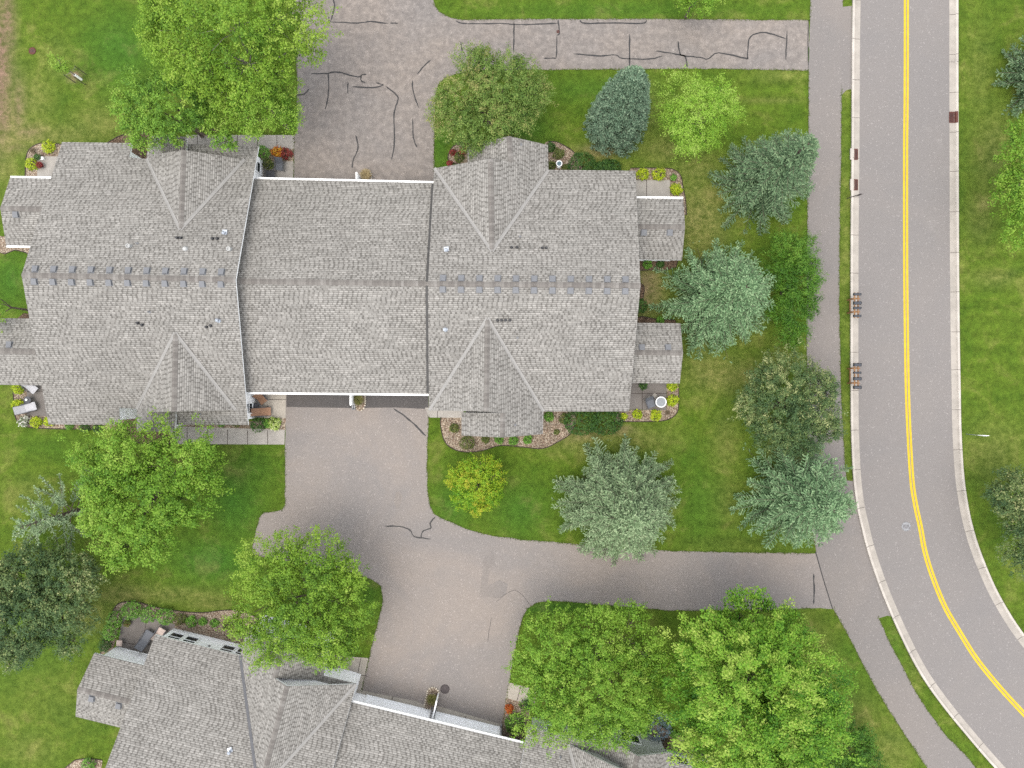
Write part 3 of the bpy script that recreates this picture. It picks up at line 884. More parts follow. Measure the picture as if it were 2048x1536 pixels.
# east unit
RW, RE = W(856, 567.5, ZR), W(1281, 571, ZR); RM = (RW + RE) / 2
eN = Pl(RM + Vector((-5, .05, 0)), RM + Vector((5, -.05, 0)), W(1070, 338.5, ZE)); eS = Pl(RM + Vector((-5, .05, 0)), RM + Vector((5, -.05, 0)), W(1060, 822, ZE))
rN = roof_slab([[RW, RE] + [eN.at(*q) for q in ((1271, 341.5), (1097, 339.5), (868.5, 336))]], house)
rS = roof_slab([[RE, RW] + [eS.at(*q) for q in ((858, 821), (1087, 823), (1258, 823))]], house)
ridge_cap(RW, RE, eN, eS, rN)
vents(rN, eN, ll(886, 1251, 557.5, 560.5, 11)); vents(rS, eS, ll(885.6, 1250.6, 577.5, 581, 11))
furn(rN, eN, 'flue', [(1023, 495), (1034, 495), (1084.5, 496), (1092, 496)]); furn(rN, eN, 'pipe', [(1040, 473)]); furn(rN, eN, 'cone', [(893, 501)])
furn(rS, eS, 'flue', [(995, 640.5), (1003, 640.5), (1011, 640.5), (1019.5, 640.5)]); furn(rS, eS, 'pipe', [(1035, 675)]); furn(rS, eS, 'cone', [(891, 659)])
zt = lambda x, y: min(eN.z(x, y), eS.z(x, y)) - TH
c = [W(868.5, 336, ZE), W(858, 821, ZE), W(1258, 823, ZE), W(1271, 341.5, ZE)]
for p in c: p.z = 0
NW_, SW_, SE_, NE_ = c
ex = (SE_ - SW_).normalized(); ey = (NE_ - SE_).normalized()
walls([SW_ + ex * .08 + ey * .35, SE_ - ex * .5 + ey * .35, NE_ - ex * .5 - ey * .35, NW_ + ex * .08 - ey * .35], zt, M['siding'], house, -.05, "wall", 16)
for f in (.20, .78):
    o = (SE_ - ex * .5).lerp(NE_ - ex * .5, f); o.z = .8
    window(house, o, ey, Vector((ey.y, -ey.x, 0)), 1.5, 1.3, 2)
g = crossgable(eN, (984, 503), (981, 317.5), (1097, 340), (869, 336.5), (1022, 324), (1018, 272.5), (1096, 290), (935, 289.5), (935, 328), house, rN, M['siding'])
furn(g[3], g[0], 'pipe', [(1042, 289)])
g = crossgable(eS, (975, 636), (973, 823.5), (1087, 823), (859, 820.5), (1006, 826), (1005, 875), (1086, 868), (923, 871), (923, 825), house, rS, M['siding'])
furn(g[3], g[0], 'pipe', [(1030, 850)])
# garages between the units
ZG, ZGR = 2.75, 5.35
gN = [W(462, 562, ZGR), W(872, 567.4, ZGR), W(880, 366.3, ZG), W(488, 357.3, ZG)]
gS = [W(872, 567.4, ZGR), W(462, 562, ZGR), W(482, 784, ZG), W(874, 788, ZG)]
p1 = Pl(*gN[:3]); p2 = Pl(*gS[:3])
r1 = roof_slab([gN], house); r2 = roof_slab([gS], house)
ridge_cap(gN[0], gN[1], p1, p2, r1)
gutter(house, W(509, 357.8, ZG), W(866.5, 366, ZG), out=Vector((.02, 1, 0)).normalized())
gutter(house, W(494, 784.2, ZG), W(857, 787.8, ZG), out=Vector((-.02, -1, 0)).normalized())
a, b, cc, d = [Vector((p.x, p.y, 0)) for p in (gN[3], gN[2], gS[3], gS[2])]
al = (b - a).normalized(); up = (a - d).normalized()
zt = lambda x, y: min(p1.z(x, y), p2.z(x, y)) - TH
# pixel-true jambs: the wall stands half a metre behind the eaves
walls([a - up * .5, d + up * .5, cc + up * .5, b - up * .5], zt, M['siding'], house, -.05, "wall", 14)
L = (b - a).length
for k in (0.36, 0.76):
    o = (a - up * .5) + al * (L * k); o.z = .02; garage_door(house, o, al, up, 4.9)
    o = (d + up * .5) + (cc - d).normalized() * (L * k); o.z = .02; garage_door(house, o, -al, -up, 4.9)
# shade of the roof step, laid as a dark strip where the garage roof runs into the taller east unit
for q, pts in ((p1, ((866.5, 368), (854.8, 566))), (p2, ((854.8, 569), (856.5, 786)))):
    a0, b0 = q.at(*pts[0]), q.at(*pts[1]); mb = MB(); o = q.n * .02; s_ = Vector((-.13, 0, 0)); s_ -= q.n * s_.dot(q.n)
    mb.face([a0 + o - s_, b0 + o - s_, b0 + o + s_, a0 + o + s_]); mb.build("step_shade_strip", M['step_shade'], r1 if q is p1 else r2)
# sun rooms at the ends
def wing(hs, nw, ne, rw, re, se, sw, ze, zr, wallmat, west=True, vent=()):
    n = [W(*rw, zr), W(*re, zr), W(*ne, ze), W(*nw, ze)]; s = [W(*re, zr), W(*rw, zr), W(*sw, ze), W(*se, ze)]
    q1 = Pl(*n[:3]); q2 = Pl(*s[:3])
    r1 = roof_slab([n], hs); r2 = roof_slab([s], hs); ridge_cap(n[0], n[1], q1, q2, r1)
    for x, y in vent: vents(r2 if q2.at(x, y).z < q1.at(x, y).z else r1, q2 if q2.at(x, y).z < q1.at(x, y).z else q1, [(x, y)])
    a, b, c2, d2 = [Vector((p.x, p.y, 0)) for p in (n[3], n[2], s[3], s[2])]
    al = (b - a).normalized(); up = (a - d2).normalized(); zt = lambda x, y: min(q1.z(x, y), q2.z(x, y)) - TH
    i0, i1 = (.35, 0) if west else (0, .35)
    pol = [a - up * .35 + al * i0, d2 + up * .35 + al * i0, c2 + up * .35 - al * i1, b - up * .35 - al * i1]
    walls(pol, zt, wallmat, hs, -.05, "wall", 10)
    mid = (pol[0] + pol[1]) / 2 if west else (pol[2] + pol[3]) / 2; mid.z = .6
    window(hs, mid, up, -al if west else al, 3.0, 1.5, 3)
    return pol, al, up, r1, r2, n, s
w_ = wing(house, (20, 355.5), (140, 357.5), (0.5, 416), (150, 420), (140, 493), (12, 490.5), 2.6, 3.4, M['siding'], True, [(32, 428)])
gutter(house, w_[5][3], W(104, 356.8, 2.6), out=w_[2]); gutter(house, W(60, 491, 2.6), w_[6][2], out=-w_[2])
w_ = wing(house, (-12, 636), (130, 637.5), (-30, 701), (140, 705), (130, 772), (-14, 769.5), 2.6, 3.4, M['siding'], True, [(19, 690)])
w_ = wing(house, (1235, 396), (1366.5, 397.3), (1235, 453), (1370, 453.5), (1364, 520), (1235, 518.5), 2.6, 3.4, M['siding'], False, [(1287.5, 464), (1339.5, 464)])
gutter(house, W(1273, 396.4, 2.6), w_[5][2], out=w_[2])
w_ = wing(house, (1235, 645), (1361, 646.5), (1235, 704), (1366, 706), (1359.5, 767), (1235, 766), 2.6, 3.4, M['siding'], False, [(1283.5, 696), (1336, 696)])

# ------------------------------------------------------------------ the angled building below
hb = empty("townhouse", W(640, 1560, 0), "angled townhouse cut off by the lower edge, its white garage doors facing up", "townhouse")
AN = math.radians(13.6); E_ = Vector((math.cos(AN), -math.sin(AN), 0)); N_ = Vector((math.sin(AN), math.cos(AN), 0))
OB = W(310, 1270, 2.75); OB.z = 0
def B(u, v, z=0.0):
    p = OB + E_ * u + N_ * v; return Vector((p.x, p.y, z))
def unit_b(u0, u1, v0, wallmat, inset0, inset1, gable):
    n = [B(u0, v0 - 10.2, 6.3), B(u1, v0 - 10.2, 6.3), B(u1, v0, 2.75), B(u0, v0, 2.75)]
    s = [n[1], n[0], B(u0, v0 - 20.4, 2.75), B(u1, v0 - 20.4, 2.75)]
    q1 = Pl(*n[:3]); q2 = Pl(*s[:3])
    r1 = roof_slab([n], hb); r2 = roof_slab([s], hb); ridge_cap(n[0], n[1], q1, q2, r1)
    zt = lambda x, y: min(q1.z(x, y), q2.z(x, y)) - TH
    w = walls([B(u0 + inset0, v0 - .4), B(u0 + inset0, v0 - 20.0), B(u1 - inset1, v0 - 20.0), B(u1 - inset1, v0 - .4)], zt, wallmat, hb, -.05, "wall", 16)
    return q1, q2, r1, r2
q1, q2, r1, r2 = unit_b(0, 15.15, 0, M['siding'], .2, .5, None)
crossgable(q1, (518, 1586), (573.5, 1372), (481, 1311.5), (712, 1368.5), (549, 1356), (566, 1285), (491, 1269), (657, 1309.5), (645, 1360), hb, r1, M['siding'], True)
for u in (1.0, 2.15): window(hb, B(u, -.4, .75), E_, N_, 1.0, 1.5, 1, 2)
for u in (5.0, 6.15): window(hb, B(u, -.4, .75), E_, N_, 1.0, 1.5, 1, 2)
mb = MB(); T = frame_mat(B(3.75, -.4, 1.9), E_, N_)
mb.box((0, .03, .05), (.14, .05, .2), 0, 0, T); mb.lathe((0, .14, -.1), [(.05, 0), (.09, .03), (.10, .2), (.03, .3)], 8, 0, T); mb.box((0, .08, .16), (.04, .12, .03), 0, 0, T)
mb.build("wall_lamp", M['lid'], hb)
furn(r1, q1, 'cone', [(461, 1502)])
q1, q2, r1, r2 = unit_b(28.1, 43.2, -.15, M['siding_g'], .5, .2, None)
crossgable(q1, (1200, 1735), (1249, 1543), (1338, 1523.5), (1137, 1488.5), (1262, 1580), (1276, 1512), (1345, 1505), (1192, 1465), (1180, 1515), hb, r1, M['siding_g'])
furn(r1, q1, 'pipe', [(1121, 1514)])
for u in (39.0, 40.1): window(hb, B(u, -.55, .75), E_, N_, 1.0, 1.5, 1, 2)
window(hb, B(30.2, -.55, .75), E_, N_, 1.2, 1.3, 2)
window(hb, B(32.4, -.55, .75), E_, N_, .8, 1.3, 1)
# its garages
n = [B(14.6, -9.1, 5.35), B(28.7, -9.1, 5.35), B(28.7, -1.4, 2.75), B(14.9, -1.4, 2.75)]; s = [n[1], n[0], B(14.6, -16.8, 2.75), B(28.7, -16.8, 2.75)]
q1 = Pl(*n[:3]); q2 = Pl(*s[:3]); r1 = roof_slab([n], hb); r2 = roof_slab([s], hb); ridge_cap(n[0], n[1], q1, q2, r1)
gutter(hb, B(15.2, -1.4, 2.75), B(28.0, -1.4, 2.75), out=N_)
zt = lambda x, y: min(q1.z(x, y), q2.z(x, y)) - TH
walls([B(14.65, -1.92), B(14.65, -16.3), B(26.5, -16.3), B(26.5, -1.92)], zt, M['siding'], hb, -.05, "wall", 12)
garage_door(hb, B(18.35, -1.92, .02), E_, N_, 4.9); garage_door(hb, B(23.75, -1.92, .02), E_, N_, 4.9)
for u in (20.95, 21.25, 26.42):
    mb = MB(); mb.tube([B(u, -1.42, 2.6), B(u, -1.8, 2.35), B(u, -1.84, .15), B(u, -1.6, .08)], .045, 6); mb.build("downspout", M['lid'], hb)
mb = MB(); T = frame_mat(B(21.08, -1.92, 1.75), E_, N_); mb.box((0, .05, .12), (.42, .1, .36), 0, 0, T); mb.lathe((-.11, .16, -.02), [(.05, 0), (.08, .05), (.08, .22), (.02, .28)], 8, 0, T); mb.lathe((.11, .16, -.02), [(.05, 0), (.08, .05), (.08, .22), (.02, .28)], 8, 0, T)
mb.build("wall_lamp", M['pot_white'], hb)
# its sun room
w_ = wing(hb, (188, 1307), (330, 1341), (154.5, 1379), (330, 1421), (300, 1470), (151, 1433.5), 2.6, 3.4, M['siding'], True, [(184, 1396), (238, 1410)])
for u in (-2.35, -1.2): window(hb, B(u, -2.82, .15), E_, N_, 1.1, 1.95, 1)
w_ = wing(hb, (1300, 1600), (1540, 1658), (1300, 1668), (1550, 1728), (1530, 1790), (1290, 1730), 2.6, 3.4, M['siding_g'], False, [])
# ================================================================== TREES
def leaf_mesh(name, C, Nn, S, tint, mat, parent, aspect=.62, T=None, fold=.0):
    """one quad per leaf. C centres, Nn normals, S half length, T optional long axis"""
    n = len(C)
    Nn = Nn / (np.linalg.norm(Nn, axis=1, keepdims=True) + 1e-9)
    if T is None:
        T = RNG.normal(size=(n, 3))
    T = T - Nn * np.sum(T * Nn, 1, keepdims=True)
    T /= (np.linalg.norm(T, axis=1, keepdims=True) + 1e-9)
    Bv = np.cross(Nn, T)
    s = S[:, None]
    co = np.empty((n, 4, 3), np.float32)
    co[:, 0] = C - T * s
    co[:, 1] = C + Bv * s * aspect - T * s * .15
    co[:, 2] = C + T * s - Nn * s * fold
    co[:, 3] = C - Bv * s * aspect - T * s * .15
    me = bpy.data.meshes.new(name)
    me.vertices.add(n * 4); me.vertices.foreach_set("co", co.ravel())
    me.loops.add(n * 4); me.loops.foreach_set("vertex_index", np.arange(n * 4, dtype=np.int32))
    me.polygons.add(n); me.polygons.foreach_set("loop_start", np.arange(0, n * 4, 4, dtype=np.int32))
    me.update(calc_edges=True)
    at = me.attributes.new("tint", 'FLOAT', 'FACE'); at.data.foreach_set("value", np.clip(tint, 0, 1).astype(np.float32))
    me.materials.append(mat)
    o = bpy.data.objects.new(name, me)
    return link(o, parent)

def fib_dirs(n):
    d = RNG.normal(size=(n, 3)); d /= np.linalg.norm(d, axis=1, keepdims=True); return d

def lobes_world(lobes, zc, zspread=.35):
    """lobes: (px, py, radius px[, z]) seen in the photo -> world centre and radius in metres"""
    out = []
    cx = np.mean([l[0] for l in lobes]); cy = np.mean([l[1] for l in lobes]); R = max(l[2] for l in lobes)
    for l in lobes:
        z = l[3] if len(l) > 3 else zc
        p = W(l[0], l[1], z); r = l[2] * (H - z) / F
        out.append((np.array(p), r))
    return [(c, r * .94) for c, r in out]

def trunk_mesh(base, lob, r0, mat, parent, fork=.45):
    mb = MB(); base = Vector(base)
    zc = np.mean([c[2] for c, r in lob])
    top = Vector((np.mean([c[0] for c, r in lob]), np.mean([c[1] for c, r in lob]), zc * fork + .3))
    top = Vector((base.x * .8 + top.x * .2, base.y * .8 + top.y * .2, top.z))
    mb.tube([base - Vector((0, 0, .1)), base + Vector((0, 0, .25)), base.lerp(top, .6), top], [r0 * 1.5, r0 * 1.08, r0 * .92, r0 * .8], 9)
    for c, r in lob:
        e = Vector(c); e.z = max(e.z, top.z + .2)
        m = top.lerp(e, .5) + Vector((random.uniform(-.2, .2), random.uniform(-.2, .2), .15))
        mb.tube([top - Vector((0, 0, .15)), m, e], [r0 * .55, r0 * .34, r0 * .14], 6)
        for k in range(6):
            d = Vector(fib_dirs(1)[0]); d.z = abs(d.z) * .8
            f = e + d * r * .82
            mb.tube([m.lerp(e, .6), (m.lerp(e, .8) + f) / 2 + Vector((0, 0, .1)), f], [r0 * .18, r0 * .10, .012], 4, cap=False)
    return mb.build("trunk", mat, parent)

def crown_points(lob, clump_r, per, dens, zsq=.85, lump=.36, spray=.20, tipdir=.5, low=-.35, inner=.36, leaf=.07, flat=.55, hollow=.85):
    """leaf clumps over the surface of every lobe, with bumps, hollows and twigs that stick out"""
    Cs, Ns, tints, Ts = [], [], [], []
    for li, (c, r) in enumerate(lob):
        n = max(12, int(dens * r * r))
        d = fib_dirs(n)
        d = d[d[:, 2] > low]
        bump_d = fib_dirs(34)
        bump_h = RNG.normal(0, 1, 34)
        g = np.clip((d @ bump_d.T - .78) / .22, 0, 1) @ bump_h
        rad = r * (1 + lump * np.clip(g, -1.3, 1.3) * .8 + RNG.normal(0, .05, len(d)))
        bd2 = fib_dirs(9); g2 = np.clip((d @ bd2.T - .45) / .55, 0, 1) @ RNG.normal(0, 1, 9)
        rad = rad * (1 + .13 * np.clip(g2, -1.2, 1.2))
        isin = RNG.random(len(d)) < inner
        rad = np.where(isin, rad * RNG.uniform(.45, .9, len(d)), rad)
        sp = (RNG.random(len(d)) < spray) & ~isin
        rad = np.where(sp, rad * RNG.uniform(1.04, 1.28, len(d)), rad)
        P = c + d * rad[:, None] * np.array([1, 1, zsq])
        keep = np.ones(len(P), bool)
        for lj, (c2, r2) in enumerate(lob):
            if lj == li: continue
            q = np.linalg.norm((P - c2) / np.array([1, 1, zsq]), axis=1) / r2
            keep &= q > .62
        keep &= P[:, 2] > .25
        keep &= ~((g < -.45) & (RNG.random(len(P)) < hollow))         # open pockets between the boughs
        P, d, g, g2 = P[keep], d[keep], g[keep], g2[keep]
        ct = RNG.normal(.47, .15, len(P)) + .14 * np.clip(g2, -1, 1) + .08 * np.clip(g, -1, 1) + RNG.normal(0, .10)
        m = per
        off = RNG.normal(size=(len(P), m, 3)); off /= np.linalg.norm(off, axis=2, keepdims=True)
        off *= (RNG.random((len(P), m, 1)) ** .45) * clump_r * np.array([1, 1, .7])
        # stretch each clump along the twig that carries it
        al = np.sum(off * d[:, None, :], 2, keepdims=True)
        off = off + d[:, None, :] * al * .7
        L = P[:, None, :] + off
        nn = off / (clump_r) * .55 + np.array([0, 0, 1.0]) * flat + d[:, None, :] * .35 + RNG.normal(0, .38, off.shape)
        tt = np.repeat(ct[:, None], m, 1) + RNG.normal(0, .13, (len(P), m))
        T = d[:, None, :] * tipdir + off / clump_r * .8 + RNG.normal(0, .35, off.shape)
        Cs.append(L.reshape(-1, 3)); Ns.append(nn.reshape(-1, 3)); tints.append(tt.ravel()); Ts.append(T.reshape(-1, 3))
    C = np.concatenate(Cs); k = C[:, 2] > .12
    return C[k], np.concatenate(Ns)[k], np.concatenate(tints)[k], np.concatenate(Ts)[k]

NLEAF = 0
def broadleaf(name, label, lobes, zc, cols, dens=26, per=16, clump=.36, leaf=.085, aspect=.62, group=None, base=None, r0=.16, bark='bark', **kw):
    global NLEAF
    lob = lobes_world(lobes, zc)
    w = np.array([r * r for c, r in lob])
    cen = sum(c * k for (c, r), k in zip(lob, w)) / w.sum()
    b = W(*base) if base else Vector((cen[0], cen[1], 0))
    root = empty(name, b, label, "tree", group)
    trunk_mesh(b, lob, r0, M[bark], root)
    C, N, t, T = crown_points(lob, clump, int(per * 1.7), dens * 4.0, leaf=leaf, **kw)
    NLEAF += len(C)
    S = leaf * .80 * RNG.uniform(.55, 1.4, len(C))
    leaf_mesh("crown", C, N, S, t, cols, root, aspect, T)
    return root

def spruce(name, label, base, h, R, mat, droop=.18, levels=.30, plume=1.0, nb=8, tuft=.10, seed=0, group=None, shape=.85, dense=1.0, rise=.55, z0=.35, wide=.036, jit=(.82, 1.07)):
    """whorls of boughs, each a feather of side twigs covered in short needle tufts"""
    global NLEAF
    r = np.random.default_rng(seed); rr = random.Random(seed)
    b = W(*base); root = empty(name, b, label, "tree", group)
    tb = MB(); tb.tube([b - Vector((0, 0, .1)), b + Vector((0, 0, h * .5)), b + Vector((0, 0, h * .97))], [.17, .10, .015], 8)
    P0, P1 = [], []          # needle-bearing twig segments
    z = z0; ph = 0.0
    while z < h * .985:
        f = z / h
        L0 = R * (max(0.0, 1 - f) ** shape) + .12
        k = max(4, int(round(nb * (1 - .35 * f))))
        for i in range(k):
            a = ph + 2 * math.pi * i / k + rr.gauss(0, .16)
            L = L0 * rr.uniform(*jit)
            el = -.12 + rise * f + rr.gauss(0, .05)
            n = max(4, int(L / .2))
            dirv = np.array([math.cos(a), math.sin(a), 0.0]); sd = np.array([-math.sin(a), math.cos(a), 0.0])
            t = np.linspace(0, 1, n + 1)
            zz = z + L * (el * t - droop * t * t * 1.6 + droop * 1.25 * t ** 4)
            pts = np.array(b)[None, :] + dirv[None, :] * (L * t)[:, None]; pts[:, 2] = zz
            pts += sd[None, :] * (rr.gauss(0, .10) * L * t * t)[:, None]
            tb.tube([Vector(pts[0]), Vector(pts[n // 2]), Vector(pts[-1])], [.035, .02, .006], 4, cap=False)
            s0 = max(1, int(n * (.30 - .2 * f)))
            for j in range(s0, n):
                P0.append(pts[j]); P1.append(pts[j + 1])
                tl = min(.66, .20 + .17 * (1 - t[j]) * L) * plume
                for sgn in (-1, 1):
                    if rr.random() > .92 * dense: continue
                    w = tl * rr.uniform(.7, 1.25)
                    dv = dirv * rr.uniform(.55, .85) + sd * sgn * rr.uniform(.6, .9)
                    dv = dv / np.linalg.norm(dv)
                    q = pts[j] + dv * w; q = q + np.array([0, 0, -.10 * w + rr.uniform(-.04, .20)])
                    P0.append(pts[j]); P1.append(q)
        ph += 2.4; z += levels * (1 - .35 * f) * rr.uniform(.85, 1.15)
    tb.tube([b + Vector((0, 0, h * .95)), b + Vector((0, 0, h + .25))], [.02, .006], 5)
    P0.append(np.array([b.x, b.y, h - .3])); P1.append(np.array([b.x, b.y, h + .25]))
    tb.build("trunk", M['bark'], root)
    P0 = np.array(P0); P1 = np.array(P1); D = P1 - P0; Ls = np.linalg.norm(D, axis=1); D = D / Ls[:, None]
    reps = np.maximum(2, (Ls / .045).astype(int))
    idx = np.repeat(np.arange(len(P0)), reps)
    u = (np.concatenate([np.arange(k) for k in reps]) + r.random(len(idx))) / reps[idx]
    base_p = P0[idx] + D[idx] * (u * Ls[idx])[:, None]
    out = []
    for rep in range(2):
        rad = r.normal(size=(len(idx), 3)); rad[:, 2] = np.abs(rad[:, 2]) * (1 if rep == 0 else .4) + .1
        rad -= D[idx] * np.sum(rad * D[idx], 1, keepdims=True); rad /= np.linalg.norm(rad, axis=1, keepdims=True)
        T = D[idx] * r.uniform(.5, 1.1, (len(idx), 1)) + rad * r.uniform(.4, 1.0, (len(idx), 1))
        T /= np.linalg.norm(T, axis=1, keepdims=True)
        Cc = base_p + T * tuft * .45
        Nn = np.array([0, 0, 1.0]) + r.normal(0, .45, (len(idx), 3)) + rad * .4
        tw = r.normal(0, .20, len(P0))[idx]
        tint = .36 + tw + .28 * u * (Ls[idx] < .8) + r.normal(0, .10, len(idx))
        out.append((Cc, Nn, tint, T))
    C = np.concatenate([o[0] for o in out]); Nn = np.concatenate([o[1] for o in out]); ti = np.concatenate([o[2] for o in out]); T = np.concatenate([o[3] for o in out])
    NLEAF += len(C)
    leaf_mesh("crown", C, Nn, tuft * .62 * r.uniform(.75, 1.25, len(C)), ti, mat, root, wide / tuft * 1.3, T)
    return root

LM = {
 'lime': m_leaf("leaf_lime", [(0.054, 0.1225, 0.0108), (0.1079, 0.2042, 0.0162), (0.1657, 0.2696, 0.0253), (0.2312, 0.3186, 0.0496)]),
 'green': m_leaf("leaf_green", [(0.046, 0.1122, 0.0126), (0.0943, 0.1938, 0.0196), (0.1552, 0.2703, 0.0294), (0.2415, 0.3264, 0.063)]),
 'fresh': m_leaf("leaf_fresh", [(0.0509, 0.1225, 0.0126), (0.1002, 0.2083, 0.0162), (0.1542, 0.2655, 0.0271), (0.2235, 0.3186, 0.0496)]),
 'apple': m_leaf("leaf_apple", [(0.0414, 0.0836, 0.0152), (0.0827, 0.1482, 0.0266), (0.141, 0.2042, 0.0418), (0.2303, 0.2232, 0.076)]),
 'locust': m_leaf("leaf_locust", [(0.0748, 0.1777, 0.0154), (0.1355, 0.2712, 0.0205), (0.2057, 0.3412, 0.0359), (0.2899, 0.4021, 0.0812)]),
 'cedar': m_leaf("leaf_cedar", [(.014, .048, .005), (.032, .092, .008), (.058, .140, .011), (.105, .195, .022)], .15),
 'linden': m_leaf("leaf_linden", [(0.0239, 0.0515, 0.018), (0.0423, 0.081, 0.027), (0.0681, 0.1086, 0.0342), (0.115, 0.1518, 0.0468), (0.276, 0.2852, 0.126)], .15),
 'gold': m_leaf("leaf_gold", [(0.0595, 0.168, 0.01), (0.1275, 0.2572, 0.014), (0.2295, 0.3255, 0.018), (0.3315, 0.3045, 0.03)]),
 'maple': m_leaf("leaf_maple", [(0.0288, 0.1005, 0.0086), (0.0703, 0.1792, 0.0115), (0.1398, 0.2622, 0.0202), (0.2637, 0.3496, 0.0614)]),
 'spruce_blue': m_leaf("needle_blue", [(0.0281, 0.0547, 0.0307), (0.0597, 0.1053, 0.0625), (0.1095, 0.1692, 0.1049), (0.1797, 0.2404, 0.1523)], .08),
 'spruce_green': m_leaf("needle_green", [(0.0344, 0.0718, 0.0274), (0.0716, 0.1364, 0.0581), (0.1426, 0.2346, 0.1116), (0.2395, 0.3278, 0.1742)], .08),
 'spruce_sage': m_leaf("needle_sage", [(0.0421, 0.0704, 0.0285), (0.0899, 0.1415, 0.0636), (0.1734, 0.2432, 0.124), (0.2739, 0.3391, 0.1886)], .08),
 'spruce_dark': m_leaf("needle_dark", [(0.0267, 0.0526, 0.0229), (0.059, 0.1067, 0.0496), (0.1138, 0.1813, 0.0887), (0.1896, 0.2545, 0.1356)], .08),
}
# --- conifers
spruce("spruce_tree", "dense narrow powder-blue spruce with scalloped boughs, beside the dark clipped shrubs", (1228, 256), 9.6, 2.35, LM['spruce_blue'], .10, .22, .95, 13, .10, 1, "spruce trees", .52, 1.0, .62, jit=(.90, 1.06))
spruce("spruce_tree", "blue-green spruce leaning over the path edge, a dark gap showing its trunk", (1514, 372), 10.0, 4.1, LM['spruce_dark'], .16, .46, 1.2, 8, .10, 2, "spruce trees", .8)
spruce("spruce_tree", "broad pale blue-green spruce between the two east wings and the feathery cedar", (1424, 602), 8.6, 5.0, LM['spruce_green'], .16, .38, 1.2, 9, .10, 3, "spruce trees", .8)
spruce("spruce_tree", "widest sage-grey spruce, overhanging the lower driveway", (1230, 998), 9.2, 5.2, LM['spruce_sage'], .15, .34, 1.2, 11, .10, 4, "spruce trees", .78)
spruce("spruce_tree", "open-branched spruce at the corner where driveway, path and kerb meet", (1574, 985), 8.4, 5.15, LM['spruce_green'], .16, .46, 1.25, 8, .10, 5, "spruce trees", .8)
spruce("spruce_tree", "thin grey-sage spruce with separate plume-like boughs by the left edge", (158, 1020), 6.6, 3.9, LM['spruce_sage'], .14, .95, .62, 5, .10, 6, "spruce trees", .62)
spruce("spruce_tree", "dark grey-blue spruce cut off by the upper right edge", (2068, 160), 9.0, 3.7, LM['spruce_dark'], .18, .34, 1.1, 8, .12, 7, "spruce trees", .8)

# --- broadleaved trees
broadleaf("birch_tree", "tallest lime-yellow tree hanging over the upper driveway", [(370,55,72,8),(470,45,95,10),(550,45,72,9),(598,92,38,7),(400,125,58,8),(495,125,66,9),(335,85,45,7.5),(550,145,36,7),(330,10,46,8),(450,178,30,6.5),(570,25,46,8),(535,185,26,6)], 8.5, LM['lime'], 30, 17, .30, .085, r0=.22, bark='bark_grey', lump=.28, spray=.18)
broadleaf("maple_tree", "mid-green tree over the left gable, under the tall lime tree", [(300,205,58),(355,215,68),(288,240,42),(390,195,50),(338,255,34),(440,262,28),(262,215,30),(455,285,16)], 5.2, LM['green'], 30, 16, .28, .085, lump=.3, spray=.2)
broadleaf("birch_tree", "feathery green tree beside the upper concrete walk", [(520,205,60),(562,212,38),(490,180,48),(540,165,44),(575,235,22),(505,245,28)], 5.6, LM['fresh'], 32, 14, .28, .07, r0=.13, lump=.3, spray=.25)
broadleaf("crab_apple_tree", "olive-green bushy tree with reddish tips beside the upper driveway corner", [(955,150,46),(925,195,52),(1010,190,68),(975,240,55),(1055,190,36),(925,250,42),(1035,128,16),(893,215,30),(958,112,18),(1035,235,38),(945,285,22),(1080,180,18),(1000,270,26)], 3.8, LM['apple'], 46, 15, .24, .07, lump=.32, spray=.16, hollow=.6, inner=.42)
broadleaf("honey_locust_tree", "small airy bright-green tree with drooping feathery twigs on the upper lawn", [(1400,222,56,4.2),(1362,245,38,3.4),(1432,215,42,4.2),(1378,282,24,2.6),(1412,285,20,2.6),(1345,225,22,3.2),(1460,230,24,3.4),(1440,185,22,4.2)], 3.8, LM['locust'], 60, 13, .26, .068, aspect=.4, r0=.09, lump=.4, spray=.45, inner=.4)
broadleaf("cedar_tree", "deep green feathery cedar between the broad spruce and the path", [(1588,512,40),(1595,570,46),(1590,632,42),(1612,555,32),(1578,670,26),(1568,488,22),(1615,610,28),(1562,540,30),(1565,620,28)], 2.4, LM['cedar'], 70, 12, .26, .12, aspect=.22, r0=.12, lump=.3, spray=.3, flat=.35, tipdir=1.4, low=-.1)
broadleaf("lilac_tree", "dark olive tree speckled with cream blossom beside the path", [(1580,768,58),(1558,815,70),(1625,825,58),(1598,868,46),(1535,858,40),(1510,802,34),(1640,780,38),(1660,860,26),(1530,765,34)], 3.6, LM['linden'], 42, 16, .24, .072, lump=.22, spray=.14, hollow=.35, inner=.42)
broadleaf("ash_tree", "small round golden-orange tree on the lawn by the driveway bend", [(955,962,42),(940,988,32),(976,985,28),(962,940,30),(925,960,24),(985,958,22),(955,1010,20)], 2.2, LM['gold'], 60, 15, .20, .065, r0=.08, lump=.26, spray=.12)
broadleaf("maple_tree", "large light-green spreading tree in front of the lower left gable", [(270,905,62),(345,925,70),(222,955,66),(300,1005,88),(372,1000,52),(232,1048,52),(312,1075,44),(205,905,36),(248,868,22),(243,1108,26),(395,905,28),(408,965,24),(200,1015,36),(230,1125,16)], 5.6, LM['fresh'], 34, 16, .30, .088, r0=.2, lump=.3, spray=.2)
broadleaf("lilac_tree", "dark olive tree thick with cream blossom by the left edge", [(60,1150,66),(122,1165,58),(45,1230,75),(120,1235,55),(30,1295,42),(165,1150,30),(-10,1180,60),(140,1290,22)], 4.6, LM['linden'], 38, 17, .27, .085, lump=.28, spray=.18, hollow=.35, inner=.42)
